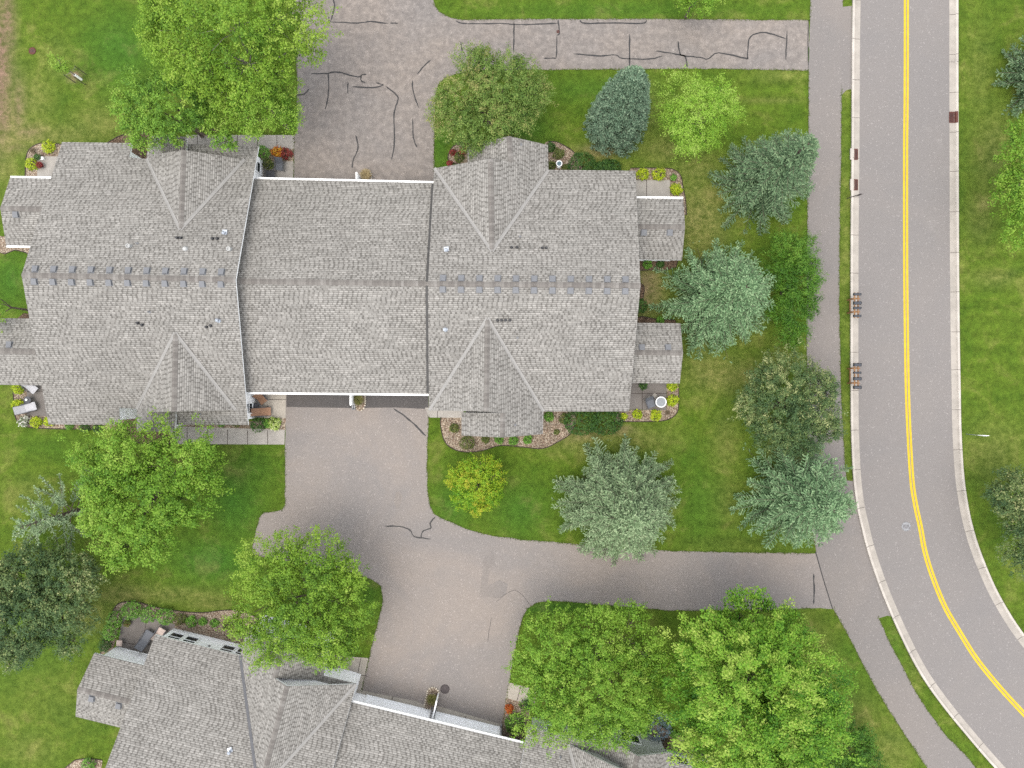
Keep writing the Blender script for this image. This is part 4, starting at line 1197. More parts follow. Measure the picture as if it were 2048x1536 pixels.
broadleaf("maple_tree", "yellow-green round tree standing in the bend of the lower driveway", [(560,1150,68),(640,1150,66),(690,1205,62),(605,1215,88),(520,1215,58),(560,1275,56),(665,1268,58),(495,1250,34),(615,1295,26),(700,1250,34),(590,1110,28)], 5.0, LM['lime'], 36, 16, .28, .08, r0=.18, lump=.26, spray=.14)
broadleaf("maple_tree", "wide yellow-green tree over the pale green walls, left of the brightest maple", [(1098,1300,62),(1180,1292,72),(1270,1285,58),(1108,1380,72),(1200,1385,88),(1280,1365,50),(1140,1448,36),(1265,1425,38),(1072,1255,24),(1268,1238,28),(1062,1340,34),(1235,1345,60),(1300,1310,34),(1205,1455,26)], 5.0, LM['fresh'], 34, 16, .28, .082, r0=.2, lump=.28, spray=.16)
broadleaf("sugar_maple_tree", "largest bright green maple with starry leaf tips, right of centre at the lower edge", [(1450,1292,80,6.6),(1540,1285,84,7),(1500,1365,112,8),(1590,1368,82,6.6),(1432,1398,78,6.4),(1578,1448,88,7),(1482,1475,86,7),(1638,1428,44,5.4),(1478,1215,24,6),(1516,1208,20,6),(1550,1540,70,6),(1410,1335,52,5.6),(1620,1480,44,5.4),(1385,1440,30,5)], 6.5, LM['maple'], 15, 42, .40, .092, r0=.26, lump=.28, spray=.22, tipdir=1.4, flat=.8)
broadleaf("hazel_tree", "dark green bushy tree cut off by the lower edge beside the bright maple", [(1700,1500,44),(1662,1518,40),(1738,1528,36),(1690,1545,50),(1720,1478,26)], 2.8, LM['cedar'], 44, 15, .25, .075, r0=.1, lump=.3, spray=.2)
broadleaf("maple_tree", "bright green tree cut off by the right edge, below the grey-blue spruce", [(2052,300,46),(2062,370,60),(2030,395,32),(2052,445,40),(2022,350,24)], 5.0, LM['fresh'], 36, 16, .28, .085, base=(2040,372), lump=.3, spray=.2)
broadleaf("lilac_tree", "dark olive tree with cream blossom cut off by the right edge", [(2030,982,48),(2052,1050,58),(2012,1002,38),(2055,1112,38),(1990,985,20)], 3.8, LM['linden'], 42, 16, .25, .075, base=(2040,1030), lump=.28, spray=.18, hollow=.35, inner=.42)
broadleaf("maple_tree", "bright green tree top cut off by the upper edge above the lawn strip", [(1395,-14,36),(1428,-18,24),(1365,-20,24)], 3.5, LM['fresh'], 44, 15, .24, .075, r0=.1, lump=.3, spray=.2)
broadleaf("maple_tree", "sliver of green crown at the left edge between the two west wings", [(-14,612,20),(-16,640,16),(-20,580,18)], 4.0, LM['green'], 50, 14, .22, .075, r0=.08)

print("LEAVES", NLEAF)
# ================================================================== SHRUBS AND FLOWERS
def lm(name, cols, tr=.2): return m_leaf(name, cols, tr)
SM = {
 'gold':  lm("leaf_spirea", [(.110, .180, .006), (.210, .290, .008), (.320, .380, .012), (.420, .450, .040)]),
 'green': lm("leaf_boxwood", [(.034, .094, .012), (.072, .180, .018), (.125, .265, .032), (.195, .320, .070)]),
 'olive': lm("leaf_olive_shrub", [(.030, .048, .012), (.062, .088, .018), (.105, .125, .028), (.180, .165, .060)]),
 'dark':  lm("leaf_yew", [(.010, .032, .008), (.022, .062, .010), (.040, .092, .014), (.062, .120, .022)], .1),
 'hosta': lm("leaf_variegated", [(.070, .140, .015), (.180, .270, .030), (.330, .400, .120), (.600, .620, .350)]),
 'red':   lm("leaf_red", [(.060, .012, .010), (.140, .020, .020), (.230, .035, .030), (.080, .060, .020)]),
 'flame': lm("petal_flame", [(.300, .040, .010), (.420, .120, .012), (.520, .300, .020), (.100, .110, .020)]),
 'orange':lm("petal_orange", [(.320, .060, .012), (.420, .110, .020), (.380, .080, .015), (.040, .070, .020)]),
 'blue':  lm("needle_juniper", [(.040, .070, .085), (.075, .120, .150), (.120, .175, .210), (.170, .230, .260)], .08),
 'tan':   lm("blade_tan", [(.180, .130, .060), (.260, .200, .100), (.340, .270, .150), (.110, .110, .040)], .15),
 'grassy':lm("blade_green", [(.050, .060, .012), (.090, .095, .022), (.150, .135, .045), (.210, .180, .080)], .15),
 'brown': lm("dry_sprig", [(.070, .050, .032), (.110, .075, .048), (.090, .080, .040), (.140, .105, .070)], .1),
 'white': lm("bloom_white", [(.040, .075, .020), (.070, .110, .035), (.480, .460, .400), (.700, .680, .620)], .15),
}
def shrub(name, label, px, py, r, col, h=.75, group=None, cat="shrub", leaf=.045, n=None, aspect=.6, z0=0.0, lobes=1, sq=None):
    """rounded bush: leaf clumps over a slightly lumpy dome, on a few stems"""
    R = r * (H - .5) / F
    zc = h * .45
    c = np.array(W(px, py, zc + z0)); n = n or int(520 * R * R / (leaf / .045) ** 1.5 + 90)
    d = fib_dirs(n); d = d[d[:, 2] > -.45]
    bd = fib_dirs(10); bh = RNG.normal(0, 1, 10)
    g = np.clip((d @ bd.T - .6) / .4, 0, 1) @ bh
    rad = (1 + .11 * np.clip(g, -1.4, 1.4) + RNG.normal(0, .05, len(d))) * np.where(RNG.random(len(d)) < .2, RNG.uniform(.6, .95, len(d)), 1)
    S3 = np.array([R, R * (sq or 1), h * .55])
    P = c + d * rad[:, None] * S3
    m = 5
    off = RNG.normal(0, 1, (len(P), m, 3)) * leaf * .95
    L = (P[:, None] + off).reshape(-1, 3)
    Nn = (d[:, None] * .7 + np.array([0, 0, .8]) + RNG.normal(0, .45, (len(P), m, 3))).reshape(-1, 3)
    T = (d[:, None] * .8 + RNG.normal(0, .6, (len(P), m, 3))).reshape(-1, 3)
    t = (RNG.normal(.48, .2, (len(P), 1)) + RNG.normal(0, .15, (len(P), m))).ravel()
    k = L[:, 2] > z0 + .01
    root = empty(name, (c[0], c[1], z0), label, cat, group)
    mb = MB()
    for i in range(5):
        a = i * 1.26 + random.random()
        mb.tube([(c[0], c[1], z0 - .03), (c[0] + math.cos(a) * R * .35, c[1] + math.sin(a) * R * .35, z0 + h * .35), (c[0] + math.cos(a) * R * .7, c[1] + math.sin(a) * R * .7, z0 + h * .62)], [.018, .012, .005], 4)
    mb.build("stem", M['bark'], root)
    leaf_mesh("foliage", L[k], Nn[k], leaf * RNG.uniform(.7, 1.35, int(k.sum())), t[k], SM[col], root, aspect, T[k])
    return root

def tuft(name, label, px, py, r, col, h=.6, n=260, cat="ornamental grass", group=None, z0=0.0):
    """arching grass blades fanning from one crown"""
    c = W(px, py, h * .35); c.z = z0; R = r * H / F
    mb = MB()
    root = empty(name, c, label, cat, group)
    a = RNG.uniform(0, 2 * np.pi, n); ln = RNG.uniform(.5, 1.0, n)
    Cs, Ns, Ts = [], [], []
    for k in range(4):
        f = (k + .5) / 4
        rad = R * ln * f ** 1.2; z = h * (f * 1.5 - f * f * .85) * RNG.uniform(.8, 1.1, n)
        Cs.append(np.stack([c.x + np.cos(a) * rad, c.y + np.sin(a) * rad, z0 + z + .02], 1))
        Ts.append(np.stack([np.cos(a), np.sin(a), np.full(n, .9 - 1.3 * f)], 1)); Ns.append(np.stack([-np.cos(a) * .3 + RNG.normal(0, .4, n), -np.sin(a) * .3 + RNG.normal(0, .4, n), np.ones(n)], 1))
    C = np.concatenate(Cs)
    leaf_mesh("blades", C, np.concatenate(Ns), np.full(len(C), R * .22), np.clip(RNG.normal(.45, .22, len(C)), 0, 1), SM[col], root, .10, np.concatenate(Ts))
    mb.lathe((c.x, c.y, z0), [(.06, -.02), (.05, .05), (.02, .08)], 7); mb.build("crown_base", M['bark'], root)
    return root

GS = "golden spirea mounds in the gravel beds"
for lab, x, y, r in [
  ("golden mound of spirea at the top of the bed round the upper left patio", 97, 294, 11), ("golden mound of spirea left of the two small pots on the upper left patio", 62, 328, 10),
  ("golden spirea mound tucked under the eave above the pale grey loungers", 36, 778, 9), ("golden spirea mound touching the foot of the lower pale lounger", 36, 810, 11),
  ("golden spirea mound right of the white-flowered bush in the left corner bed", 72, 844, 10), ("golden spirea mound half under the lower left roof corner", 98, 843, 9.5),
  ("golden spirea left of the pair above the right-hand upper patio", 1285.5, 349, 11), ("golden spirea right of the pair above the right-hand upper patio", 1318.5, 348, 12), ("golden spirea at the right side of the upper right patio", 1352, 379, 11.5),
  ("golden spirea half under the eave beside the patio with the glass table", 1344, 772, 9.5), ("golden spirea just right of the round glass table", 1345.5, 801, 10.5), ("smaller golden spirea below the patio with the glass table", 1275, 829, 9), ("larger golden spirea below the round glass table", 1312, 831, 10.5),
  ("golden spirea beside the end of the dark clipped mounds, half under the eave", 1247, 833, 6)]:
    shrub("spirea_shrub", lab, x, y, r, 'gold', .55, GS, leaf=.05)
GB = "green bushes along the house beds"
for lab, x, y, r, c, h in [
  ("yellow-olive bush just above the white bird bath", 1117, 307, 10, 'olive', .5), ("round clipped green bush beside the orange lilies and the garage", 1030, 1447, 18, 'green', .9),
  ("largest round green bush at the top of the patio hedge row", 262, 1221, 19, 'green', 1.0), ("second green bush of the row, dark on its upper side", 297, 1229, 15, 'green', .9), ("third green bush of the row, by the bend of the gravel", 332, 1233, 16, 'green', .9),
  ("fourth bush of the row, smaller and olive tinted", 361, 1238, 10.5, 'olive', .6), ("fifth bush of the row, deep green, near the white wall", 383, 1242, 10.5, 'green', .6), ("tiny green bush before the wall lamp", 405, 1243, 7, 'green', .4),
  ("small dark green bush right of the tiny one", 429, 1246, 8, 'green', .45), ("olive reddish bush by the big yellow-green tree", 456, 1249, 9, 'olive', .5),
  ("upper bush of the hedge left of the dark patio", 228, 1241, 15, 'green', .9), ("middle bush of the hedge left of the dark patio", 221, 1264, 15, 'green', .9), ("lower bush of the hedge, beside the sun room corner", 210, 1290, 12, 'dark', .7),
  ("reddish-green bush alone at the left of the curved front bed", 908, 857, 9, 'olive', .5), ("larger olive-green bush in the bend of the curved front bed", 934, 885, 13, 'olive', .65),
  ("olive tuft under the small gable, leftmost of its row of four", 971, 878, 7, 'olive', .4), ("green bush at the middle of the small gable wall", 998, 879, 8, 'green', .45), ("lighter green bush below the pipe on the small gable", 1026, 881, 9, 'green', .45), ("green bush at the right end under the small gable", 1055, 879, 8, 'green', .45),
  ("dark green bush in the inner corner beside the small gable", 1098, 833, 9, 'green', .5), ("lime-tinted bush left of the dark clipped mounds", 1129, 838, 9.5, 'olive', .5), ("tiny sprig alone on the gravel of the curved bed", 1113, 864, 4, 'olive', .25),
  ("large round dark green bush right of the lower white gable wall", 516, 850, 14, 'dark', .9), ("blue-green bush between the dark round bush and the variegated one", 535, 847, 8, 'green', .6),
  ("small green bush under the eave above the concrete walk", 441, 846, 8, 'green', .4), ("olive bush under the eave near the lower walk", 474, 847, 7, 'olive', .35), ("small lime bush half under the lower left eave", 139, 852, 7, 'green', .4), ("dark bush beside the stem of the light-green tree", 170, 854, 10, 'dark', .5), ("dark bush in the shade at the notch of the roof", 196, 857, 9, 'dark', .5),
  ("deep green bush above the flowers at the upper garden corner", 524, 307, 15, 'green', .9), ("leafy bush at the upper roof notch under the tree", 276, 284, 13, 'green', 1.0), 
  ("dark sprawling bush at the right eave of the upper small gable", 1101, 295, 8, 'dark', .5), ("small bush in the corner left of the bird bath", 1102, 331, 8, 'olive', .4), ("low bush right of the bird bath", 1131, 335, 6, 'olive', .3), ("small green plant in the corner of the upper right patio bed", 1347, 355, 5, 'green', .3),
  ("dark green ball of a plant under the eave of the lower right patio", 1287, 770, 8, 'dark', .6), ("small leafy plant between the right sun rooms, left one", 1295, 529, 8, 'green', .4), ("small leafy plant between the right sun rooms, right one", 1321, 528, 7, 'dark', .35),
  ("green bush against the wall below the right-hand eave", 1281, 612, 14, 'dark', .6), ("small plant at the lower end of the gap between the sun rooms", 1320, 641, 7, 'green', .35),
  ("small green bush on the gravel left of the bright maple", 1348, 1469, 8, 'green', .45), ("green bush on the gravel nearest the pale green wall", 1379, 1485, 10, 'green', .5), ("green bush cut by the lower edge at the left", 177, 1528, 12, 'green', .6),
  ("dark green bush with red tips beside the front walk of the angled house", 665, 1325, 11, 'olive', .6), ("dark plant half hidden left of the wide yellow-green tree", 1052, 1410, 10, 'dark', .5)]:
    shrub("garden_shrub", lab, x, y, r, c, h, GB, leaf=.042)
for lab, x, y, r, h, sq in [("left of two dark clipped mounds at the upper right eave, dome shaped", 1165, 329, 25, 1.1, 1), ("flatter right one of two dark clipped mounds at the upper right eave", 1214, 335, 27, .9, .6),
   ("left of two dark clipped mounds below the lower right eave", 1162, 843, 31, 1.2, .85), ("right of two dark clipped mounds below the lower right eave", 1212, 843, 30, 1.2, .8)]:
    shrub("yew_shrub", lab, x, y, r, 'dark', h, "dark clipped yew mounds", leaf=.05, sq=sq)
shrub("hydrangea_shrub", "variegated lime and cream plant at the corner of the lower walk and drive", 549, 848, 11, 'hosta', .6, None, leaf=.06)
shrub("hydrangea_shrub", "bush of white blossoms in the left corner bed", 49, 843, 9.5, 'white', .6, None, leaf=.05)
shrub("flower_clump", "red, orange and yellow flowers beside the upper garden patio", 555, 304, 12, 'flame', .5, None, "flowers", leaf=.05, sq=.8)
shrub("flower_clump", "dark crimson flowers at the driveway end of the upper garden bed", 573, 307, 10, 'red', .5, None, "flowers", leaf=.05)
shrub("flower_clump", "orange lilies beside the round clipped bush by the garage", 1018, 1418, 7, 'orange', .5, None, "flowers", leaf=.05)
shrub("flower_clump", "coral red flower at the left verge of the upper small gable", 931, 294, 4, 'red', .35, None, "flowers", leaf=.05)
for lab, x, y, r, c in [("crimson flower clump at the left of the kidney-shaped bed", 906, 305, 5, 'red'), ("crimson flowers near the gable corner in the kidney-shaped bed", 925, 304, 6, 'red'), ("dusky olive plant in the kidney-shaped bed", 918, 315, 9, 'olive'), ("red flowers at the lower edge of the kidney-shaped bed", 899, 327, 5, 'red')]:
    shrub("flower_clump", lab, x, y, r, c, .4, "flowers in the kidney-shaped bed", "flowers", leaf=.045)
shrub("juniper_shrub", "steel-blue juniper at the edge of the wide yellow-green tree", 1313, 1452, 27, 'blue', 1.3, None, leaf=.06, aspect=.3)
tuft("dry_plant", "withered brown plant in the bed of the upper left patio", 67, 302, 8, 'brown', .35, 160, "plant")
tuft("dry_plant", "withered brown sprig in the curved corner below the glass table", 1335, 825, 6, 'brown', .3, 120, "plant")
tuft("dry_plant", "brown dead patch of stems on the gravel by the blue juniper", 1332, 1483, 12, 'brown', .3, 200, "plant")

# ------------------------------------------------------------------ planters between the garage doors
def planter(name, label, poly, z, panel, plant, glab):
    root = empty(name, W(*poly[0]), label, "planting bed")
    mb = MB(); P = [W(x, y) for x, y in poly]
    mb.face([p + Vector((0, 0, z)) for p in P]); 
    for i in range(len(P)):
        a, b = P[i], P[(i + 1) % len(P)]
        mb.face([a, b, b + Vector((0, 0, z)), a + Vector((0, 0, z))])
    mb.build("gravel", M['gravel'], root)
    r = random.Random(len(poly) + int(poly[0][0]))
    for i in range(len(P)):
        a, b = P[i], P[(i + 1) % len(P)]; k = max(1, int((b - a).length / .16))
        for j in range(k):
            p = a.lerp(b, (j + .5) / k); s = r.uniform(.05, .085)
            sb = MB(); sb.lathe((p.x, p.y, 0), [(s * .9, 0), (s * 1.1, s * .8), (s * .8, s * 1.6), (s * .3, s * 1.9)], 6); sb.build("edge_stone", M['stone'], root)
    if panel:
        a, b = W(*panel[0]), W(*panel[1]); d = (b - a).normalized(); mb = MB()
        T = frame_mat(a, d, Vector((-d.y, d.x, 0))); L = (b - a).length
        mb.box((L / 2, 0, .75), (L, .05, 1.3), 0, 0, T); mb.box((L / 2, 0, 1.42), (L + .06, .11, .05), 0, 0, T)
        for x in (.04, L - .04): mb.box((x, 0, .7), (.10, .10, 1.4), 0, 0, T)
        mb.build("divider_panel", M['white'], root)
    tuft("grass_clump", glab, plant[0], plant[1], plant[2], plant[3], .75, 340, z0=z)
planter("stone_planter", "narrow rock planter with white divider below the middle garage roof", [(711,770),(730,770),(731,808),(727,819),(720,822),(713,819),(710,806)], .06, ((709, 772), (709.5, 809)), (718, 799, 13, 'grassy'), "olive grass clump in the rock planter below the middle garage roof")
planter("stone_planter", "rounded rock planter peeping out above the middle garage roof", [(722,376),(722,350),(726,342),(733,339),(740,343),(743,351),(743,376)], .06, ((721, 372), (721, 356)), (733, 351, 13, 'tan'), "straw-coloured grass clump in the planter above the garage roof")
planter("stone_planter", "tapered rock planter between the white garage doors of the angled house", [(848,1415),(856,1379),(862,1374),(871,1375),(878,1382),(877,1392),(868,1420)], .06, ((877, 1386), (869, 1421)), (865, 1396, 13, 'grassy'), "olive grass clump between the white garage doors of the angled house")
mb = MB()
for x in (706.2, 710.0):
    p = W(x, 818); mb.lathe((p.x, p.y, 0), [(.055, 0), (.062, .05), (.062, .24), (.05, .30), (.02, .32)], 10); q = W(x, 814.5); mb.box((q.x, q.y, .12), (.10, .30, .22), 0)
tag(mb.build("edging_block", M['lid']), "small pair of grey rounded blocks at the end of the white divider", "block")

# ================================================================== FURNITURE
def chair(name, label, px, py, rz, seat_mat, frame_mat_, w=.62, group=None, lounger=False, z=.03):
    p = W(px, py, .5); root = empty(name, (p.x, p.y, z), label, "chair", group)
    T = Matrix.Translation((p.x, p.y, z)) @ Matrix.Rotation(rz, 4, 'Z')
    def sheet(pts, th, mat, nm):                 # curved sling across the chair, profile in local y/z
        mb = MB(); hw = w / 2
        n = len(pts)
        for i in range(n - 1):
            (y0, z0), (y1, z1) = pts[i], pts[i + 1]
            for dz in (0, -th):
                mb.face([T @ Vector((-hw, y0, z0 + dz)), T @ Vector((hw, y0, z0 + dz)), T @ Vector((hw, y1, z1 + dz)), T @ Vector((-hw, y1, z1 + dz))])
            for s in (-hw, hw):
                mb.face([T @ Vector((s, y0, z0)), T @ Vector((s, y1, z1)), T @ Vector((s, y1, z1 - th)), T @ Vector((s, y0, z0 - th))])
        for i in (0, n - 1):
            y0, z0 = pts[i]; mb.face([T @ Vector((-hw, y0, z0)), T @ Vector((hw, y0, z0)), T @ Vector((hw, y0, z0 - th)), T @ Vector((-hw, y0, z0 - th))])
        return mb.build(nm, mat, root)
    seat = [(-.36, .43), (-.33, .455), (-.1, .42), (.18, .40)]
    back = [(.18, .402), (.30, .62), (.42, .86), (.48, 1.0)] if not lounger else [(.18, .402), (.42, .56), (.66, .76), (.78, .86)]
    if lounger: seat = [(-.62, .36), (-.5, .40), (-.1, .39), (.18, .40)]
    sheet(seat, .03, seat_mat, "seat"); sheet(back, .03, seat_mat, "backrest")
    fm = frame_mat_
    for s in (-1, 1):
        x = s * (w / 2 + .025)
        mb = MB(); mb.tube([T @ Vector((x, -.30, .62)), T @ Vector((x, -.32, .4)), T @ Vector((x, -.36, 0))], .018, 6); mb.build("leg", fm, root)
        mb = MB(); mb.tube([T @ Vector((x, .26, .60)), T @ Vector((x, .34, .35)), T @ Vector((x, .46, 0))], .018, 6); mb.build("leg", fm, root)
        mb = MB(); mb.tube([T @ Vector((x, -.36, .61)), T @ Vector((x, -.1, .65)), T @ Vector((x, .30, .64))], [.026, .03, .026], 6); mb.build("armrest", fm, root)
        b0, b1 = back[0], back[-1]
        mb = MB(); mb.tube([T @ Vector((x - s * .02, seat[0][0], seat[0][1])), T @ Vector((x - s * .02, .18, .395)), T @ Vector((x - s * .02, b1[0], b1[1]))], .02, 6); mb.build("side_rail", fm, root)
    return root
R_ = math.radians
chair("patio_chair", "tan sling chair turned at an angle, upper of two by the white gable wall", 523, 798, R_(38), M['wicker'], M['chair_dark'], .62, "tan patio chairs", z=.03)
chair("patio_chair", "tan sling chair set square, lower of two by the white gable wall", 524.5, 823.5, R_(93), M['wicker'], M['chair_dark'], .62, "tan patio chairs", True)
chair("patio_chair", "dark slatted chair beside the red flowers on the upper patio", 558.5, 331, R_(-4), M['chair_mid'], M['chair_dark'], .58, "dark chairs on the upper patio")
chair("patio_chair", "darkest chair against the garage eave on the upper patio", 540, 350, R_(180), M['chair_dark'], M['chair_dark'], .62, "dark chairs on the upper patio")
chair("lounge_chair", "pale grey sling lounger half hidden under the sun room eave", 57, 772, R_(50), M['sling_grey'], M['chair_dark'], .60, "pale grey loungers", True)
chair("lounge_chair", "pale grey sling lounger out in the open on the left patio", 54, 816, R_(107), M['sling_grey'], M['chair_dark'], .62, "pale grey loungers", True)
chair("patio_chair", "slate grey chair beside the round glass table", 1301, 806, R_(20), M['chair_mid'], M['chair_dark'], .60)
chair("lounge_chair", "dark sling lounger beside the roof edge on the angled house's patio", 291, 1278, R_(150), M['chair_mid'], M['chair_dark'], .66, None, True)
chair("patio_chair", "beige cushioned chair by the white wall of the angled house", 320, 1266, R_(150), M['beige'], M['chair_dark'], .60)

def round_table(name, label, px, py, r, h, top_mat, rim_mat, cat="table", z=.03):
    p = W(px, py, h); root = empty(name, (p.x, p.y, z), label, cat)
    mb = MB(); mb.lathe((p.x, p.y, z), [(r - .03, h - .014), (r - .03, h)], 28); mb.build("table_top", top_mat, root)
    mb = MB()
    ring = [Vector((p.x + r * math.cos(a), p.y + r * math.sin(a), z + h - .005)) for a in [2 * math.pi * k / 28 for k in range(29)]]
    mb.tube(ring, .03, 6, cap=False); mb.build("rim", rim_mat, root)
    if r > .4:
        mb = MB()
        for a in (0, math.pi / 2): mb.box((p.x, p.y, z + h + .006), (r * 1.9, .022, .010), 0, a)
        mb.build("cross_bar", rim_mat, root)
    for k in range(4):
        a = math.pi / 4 + k * math.pi / 2; mb = MB()
        mb.tube([(p.x + .75 * r * math.cos(a), p.y + .75 * r * math.sin(a), z + h - .02), (p.x + .5 * r * math.cos(a), p.y + .5 * r * math.sin(a), z + h * .5), (p.x + .8 * r * math.cos(a), p.y + .8 * r * math.sin(a), z)], .02, 6)
        mb.build("leg", rim_mat, root)
    return p
M['glass_top'] = m_simple("frosted_glass", (.15, .16, .17), .2, .15, 6, 0, .5)
round_table("glass_table", "round glass table with white rim on the lower right patio", 1322, 804, .385, .72, M['glass_top'], M['white'])
p = round_table("side_table", "small dark round side table between the pale loungers", 55, 800, .26, .45, M['chair_dark'], M['chair_dark'])
mb = MB(); q = W(53, 799.5, .55); mb.lathe((q.x, q.y, .48), [(.07, 0), (.085, .02), (.085, .13), (.07, .15), (.05, .13), (.02, .125)], 14)
tag(mb.build("candle", M['pot_white']), "white round candle on the dark side table", "candle")
p = round_table("side_table", "dark side table between the tan chairs", 511, 812, .22, .45, M['chair_dark'], M['chair_dark'])
for lab, x, y in (("round pale stepping stone left of a matching fainter one by the glass table", 1298.5, 796.5), ("round fainter stepping stone nearest the gravel by the glass table", 1309, 791)):
    mb = MB(); q = W(x, y); mb.lathe((q.x, q.y, .03), [(.16, 0), (.17, .02), (.15, .03), (.02, .034)], 16); tag(mb.build("stepping_stone", M['conc']), lab, "stone", "stepping stones on the lower right patio")
# stool and basket on the dark patio of the angled house
p = W(239, 1286, .4); root = empty("stool", (p.x, p.y, .03), "small square beige stool at the corner of the sun room", "stool")
mb = MB(); mb.box((p.x, p.y, .42), (.44, .44, .05), 0, -.1); mb.box((p.x, p.y, .46), (.40, .40, .05), 0, -.1); mb.build("seat", M['beige'], root)
for a in range(4):
    mb = MB(); t = a * math.pi / 2 + .68; mb.tube([(p.x + .25 * math.cos(t), p.y + .25 * math.sin(t), .40), (p.x + .28 * math.cos(t), p.y + .28 * math.sin(t), .03)], .018, 6); mb.build("leg", M['bark_grey'], root)
def pot(name, label, px, py, r, h, mat, plantcol, plabel, pr, ph=.4, handle=False, cat="plant"):
    p = W(px, py, h); root = empty(name, (p.x, p.y, .03), label, "pot"); mb = MB()
    mb.lathe((p.x, p.y, .03), [(r * .7, 0), (r * .95, h * .8), (r * 1.05, h * .85), (r * 1.05, h), (r * .9, h), (r * .85, h * .9)], 14); mb.build("bowl", mat, root)
    if handle:
        mb = MB(); mb.tube([(p.x + r * math.cos(a), p.y, .03 + h + r * 1.1 * math.sin(a)) for a in [math.pi * k / 10 for k in range(11)]], .014, 5); mb.build("handle", mat, root)
    if plantcol: shrub("potted_plant", plabel, px, py, pr, plantcol, ph, None, cat, .04, z0=h * .7)
pot("flower_pot", "dark pot of red flowers on the upper left patio", 79, 330, .17, .30, M['pot_dark'], 'red', "red flowers in the dark pot on the upper left patio", 5.5, .3, cat="flowers")
pot("flower_pot", "white pot beside the small evergreen on the upper left patio", 83.5, 316.5, .12, .28, M['white'], None, "", 0)
pot("flower_pot", "white planter holding a little evergreen on the upper left patio", 75, 314, .13, .26, M['pot_white'], 'dark', "little deep green plant in the white planter", 5, .35)
pot("flower_pot", "dark tub near the white gable window on the upper patio", 537, 328, .22, .35, M['pot_dark'], 'olive', "olive leafy plant in the tub near the gable window", 10, .5)
pot("basket", "round orange-tan basket with a hooped handle on the dark patio", 254.5, 1247, .24, .24, M['wood'], 'olive', "yellow-green plant in the hooped basket", 6, .3, True)
# bird bath
p = W(1118.5, 327, .7); root = empty("bird_bath", (p.x, p.y, 0), "white bird bath with shell-shaped bowl in the bed by the clipped mounds", "bird bath")
mb = MB(); mb.lathe((p.x, p.y, 0), [(.16, 0), (.15, .06), (.07, .12), (.055, .45), (.09, .58), (.10, .6)], 14); mb.build("pedestal", M['white'], root)
mb = MB(); mb.lathe((p.x, p.y, 0), [(.09, .6), (.20, .66), (.235, .73), (.22, .735), (.17, .69), (.02, .66)], 18); b = mb.build("bowl", M['white'], root)
mb = MB(); mb.lathe((p.x, p.y, 0), [(.16, .690), (.17, .698), (.02, .699)], 16); mb.build("water", M['water'], b)

# ================================================================== STREET FURNITURE
def mailbox_stand(label, x, ys_posts, boxes):
    """boxes: (world y, width)"""
    yc = sum(ys_posts) / 2
    root = empty("mailbox_stand", (x, yc, 0), label, "mailbox stand", "mailbox stands at the kerb")
    for y in ys_posts:
        mb = MB(); mb.box((x, y, .52), (.10, .10, 1.08), 0); mb.build("post", M['wood'], root)
        mb = MB(); mb.box((x + .18, y + .003, .955), (.62, .09, .085), 0); mb.build("bracket", M['wood'], root)
        mb = MB(); mb.tube([(x, y + .05, .62), (x + .32, y + .05, .92)], .035, 4); mb.build("brace", M['wood'], root)
    y0, y1 = min(b[0] for b in boxes) - .15, max(b[0] for b in boxes) + .15
    mb = MB(); mb.box((x, yc, .42), (.05, abs(ys_posts[0] - ys_posts[1]) - .1, .14), 0); mb.build("cross_rail", M['wood'], root)
    for dx in (.06, .32):
        mb = MB(); mb.box((x + dx, (y0 + y1) / 2, 1.022), (.10, y1 - y0, .045), 0); mb.build("beam", M['wood'], root)
    for y, wd in boxes:
        bm = MB(); n = 8; L0, L1 = x - .08, x + .46; z = 1.05; hh = .14
        prof = [(-wd / 2, 0), (wd / 2, 0), (wd / 2, hh)] + [(wd / 2 * math.cos(math.pi * k / n), hh + wd / 2 * math.sin(math.pi * k / n)) for k in range(1, n)] + [(-wd / 2, hh)]
        for i in range(len(prof)):
            (a, b), (c, d) = prof[i], prof[(i + 1) % len(prof)]
            bm.face([(L0, y + a, z + b), (L1, y + a, z + b), (L1, y + c, z + d), (L0, y + c, z + d)])
        bm.face([(L0, y + a, z + b) for a, b in prof])
        mbx = bm.build("mailbox", M['mailbox'], root)
        dm = MB(); dm.face([(L1 + .012, y + a * 1.06, z + b * 1.03) for a, b in prof])
        for i in range(len(prof)):
            (a, b), (c, d) = prof[i], prof[(i + 1) % len(prof)]
            dm.face([(L1 - .02, y + a * 1.06, z + b * 1.03), (L1 + .012, y + a * 1.06, z + b * 1.03), (L1 + .012, y + c * 1.06, z + d * 1.03), (L1 - .02, y + c * 1.06, z + d * 1.03)])
        dm.build("door", M['black'], mbx)
        fm = MB(); fm.box((x + .25, y + wd / 2 + .012, z + .16), (.03, .01, .16), 0); fm.box((x + .22, y + wd / 2 + .013, z + .25), (.09, .008, .05), 0); fm.build("flag", M['rust'], mbx)
M['mailbox'] = m_simple("mailbox_black", (.040, .043, .050), .35, .15, 9, .2, .5)
mailbox_stand("wooden stand with four black mailboxes, beside the deep green cedar", 25.80, (6.45, 5.45), [(6.76, .17), (6.10, .24), (5.72, .17), (5.13, .17)])
mailbox_stand("wooden stand with four black mailboxes, beside the cream-blossomed tree", 25.80, (1.18, .06), [(1.45, .24), (.85, .15), (.40, .24), (-.25, .24)])

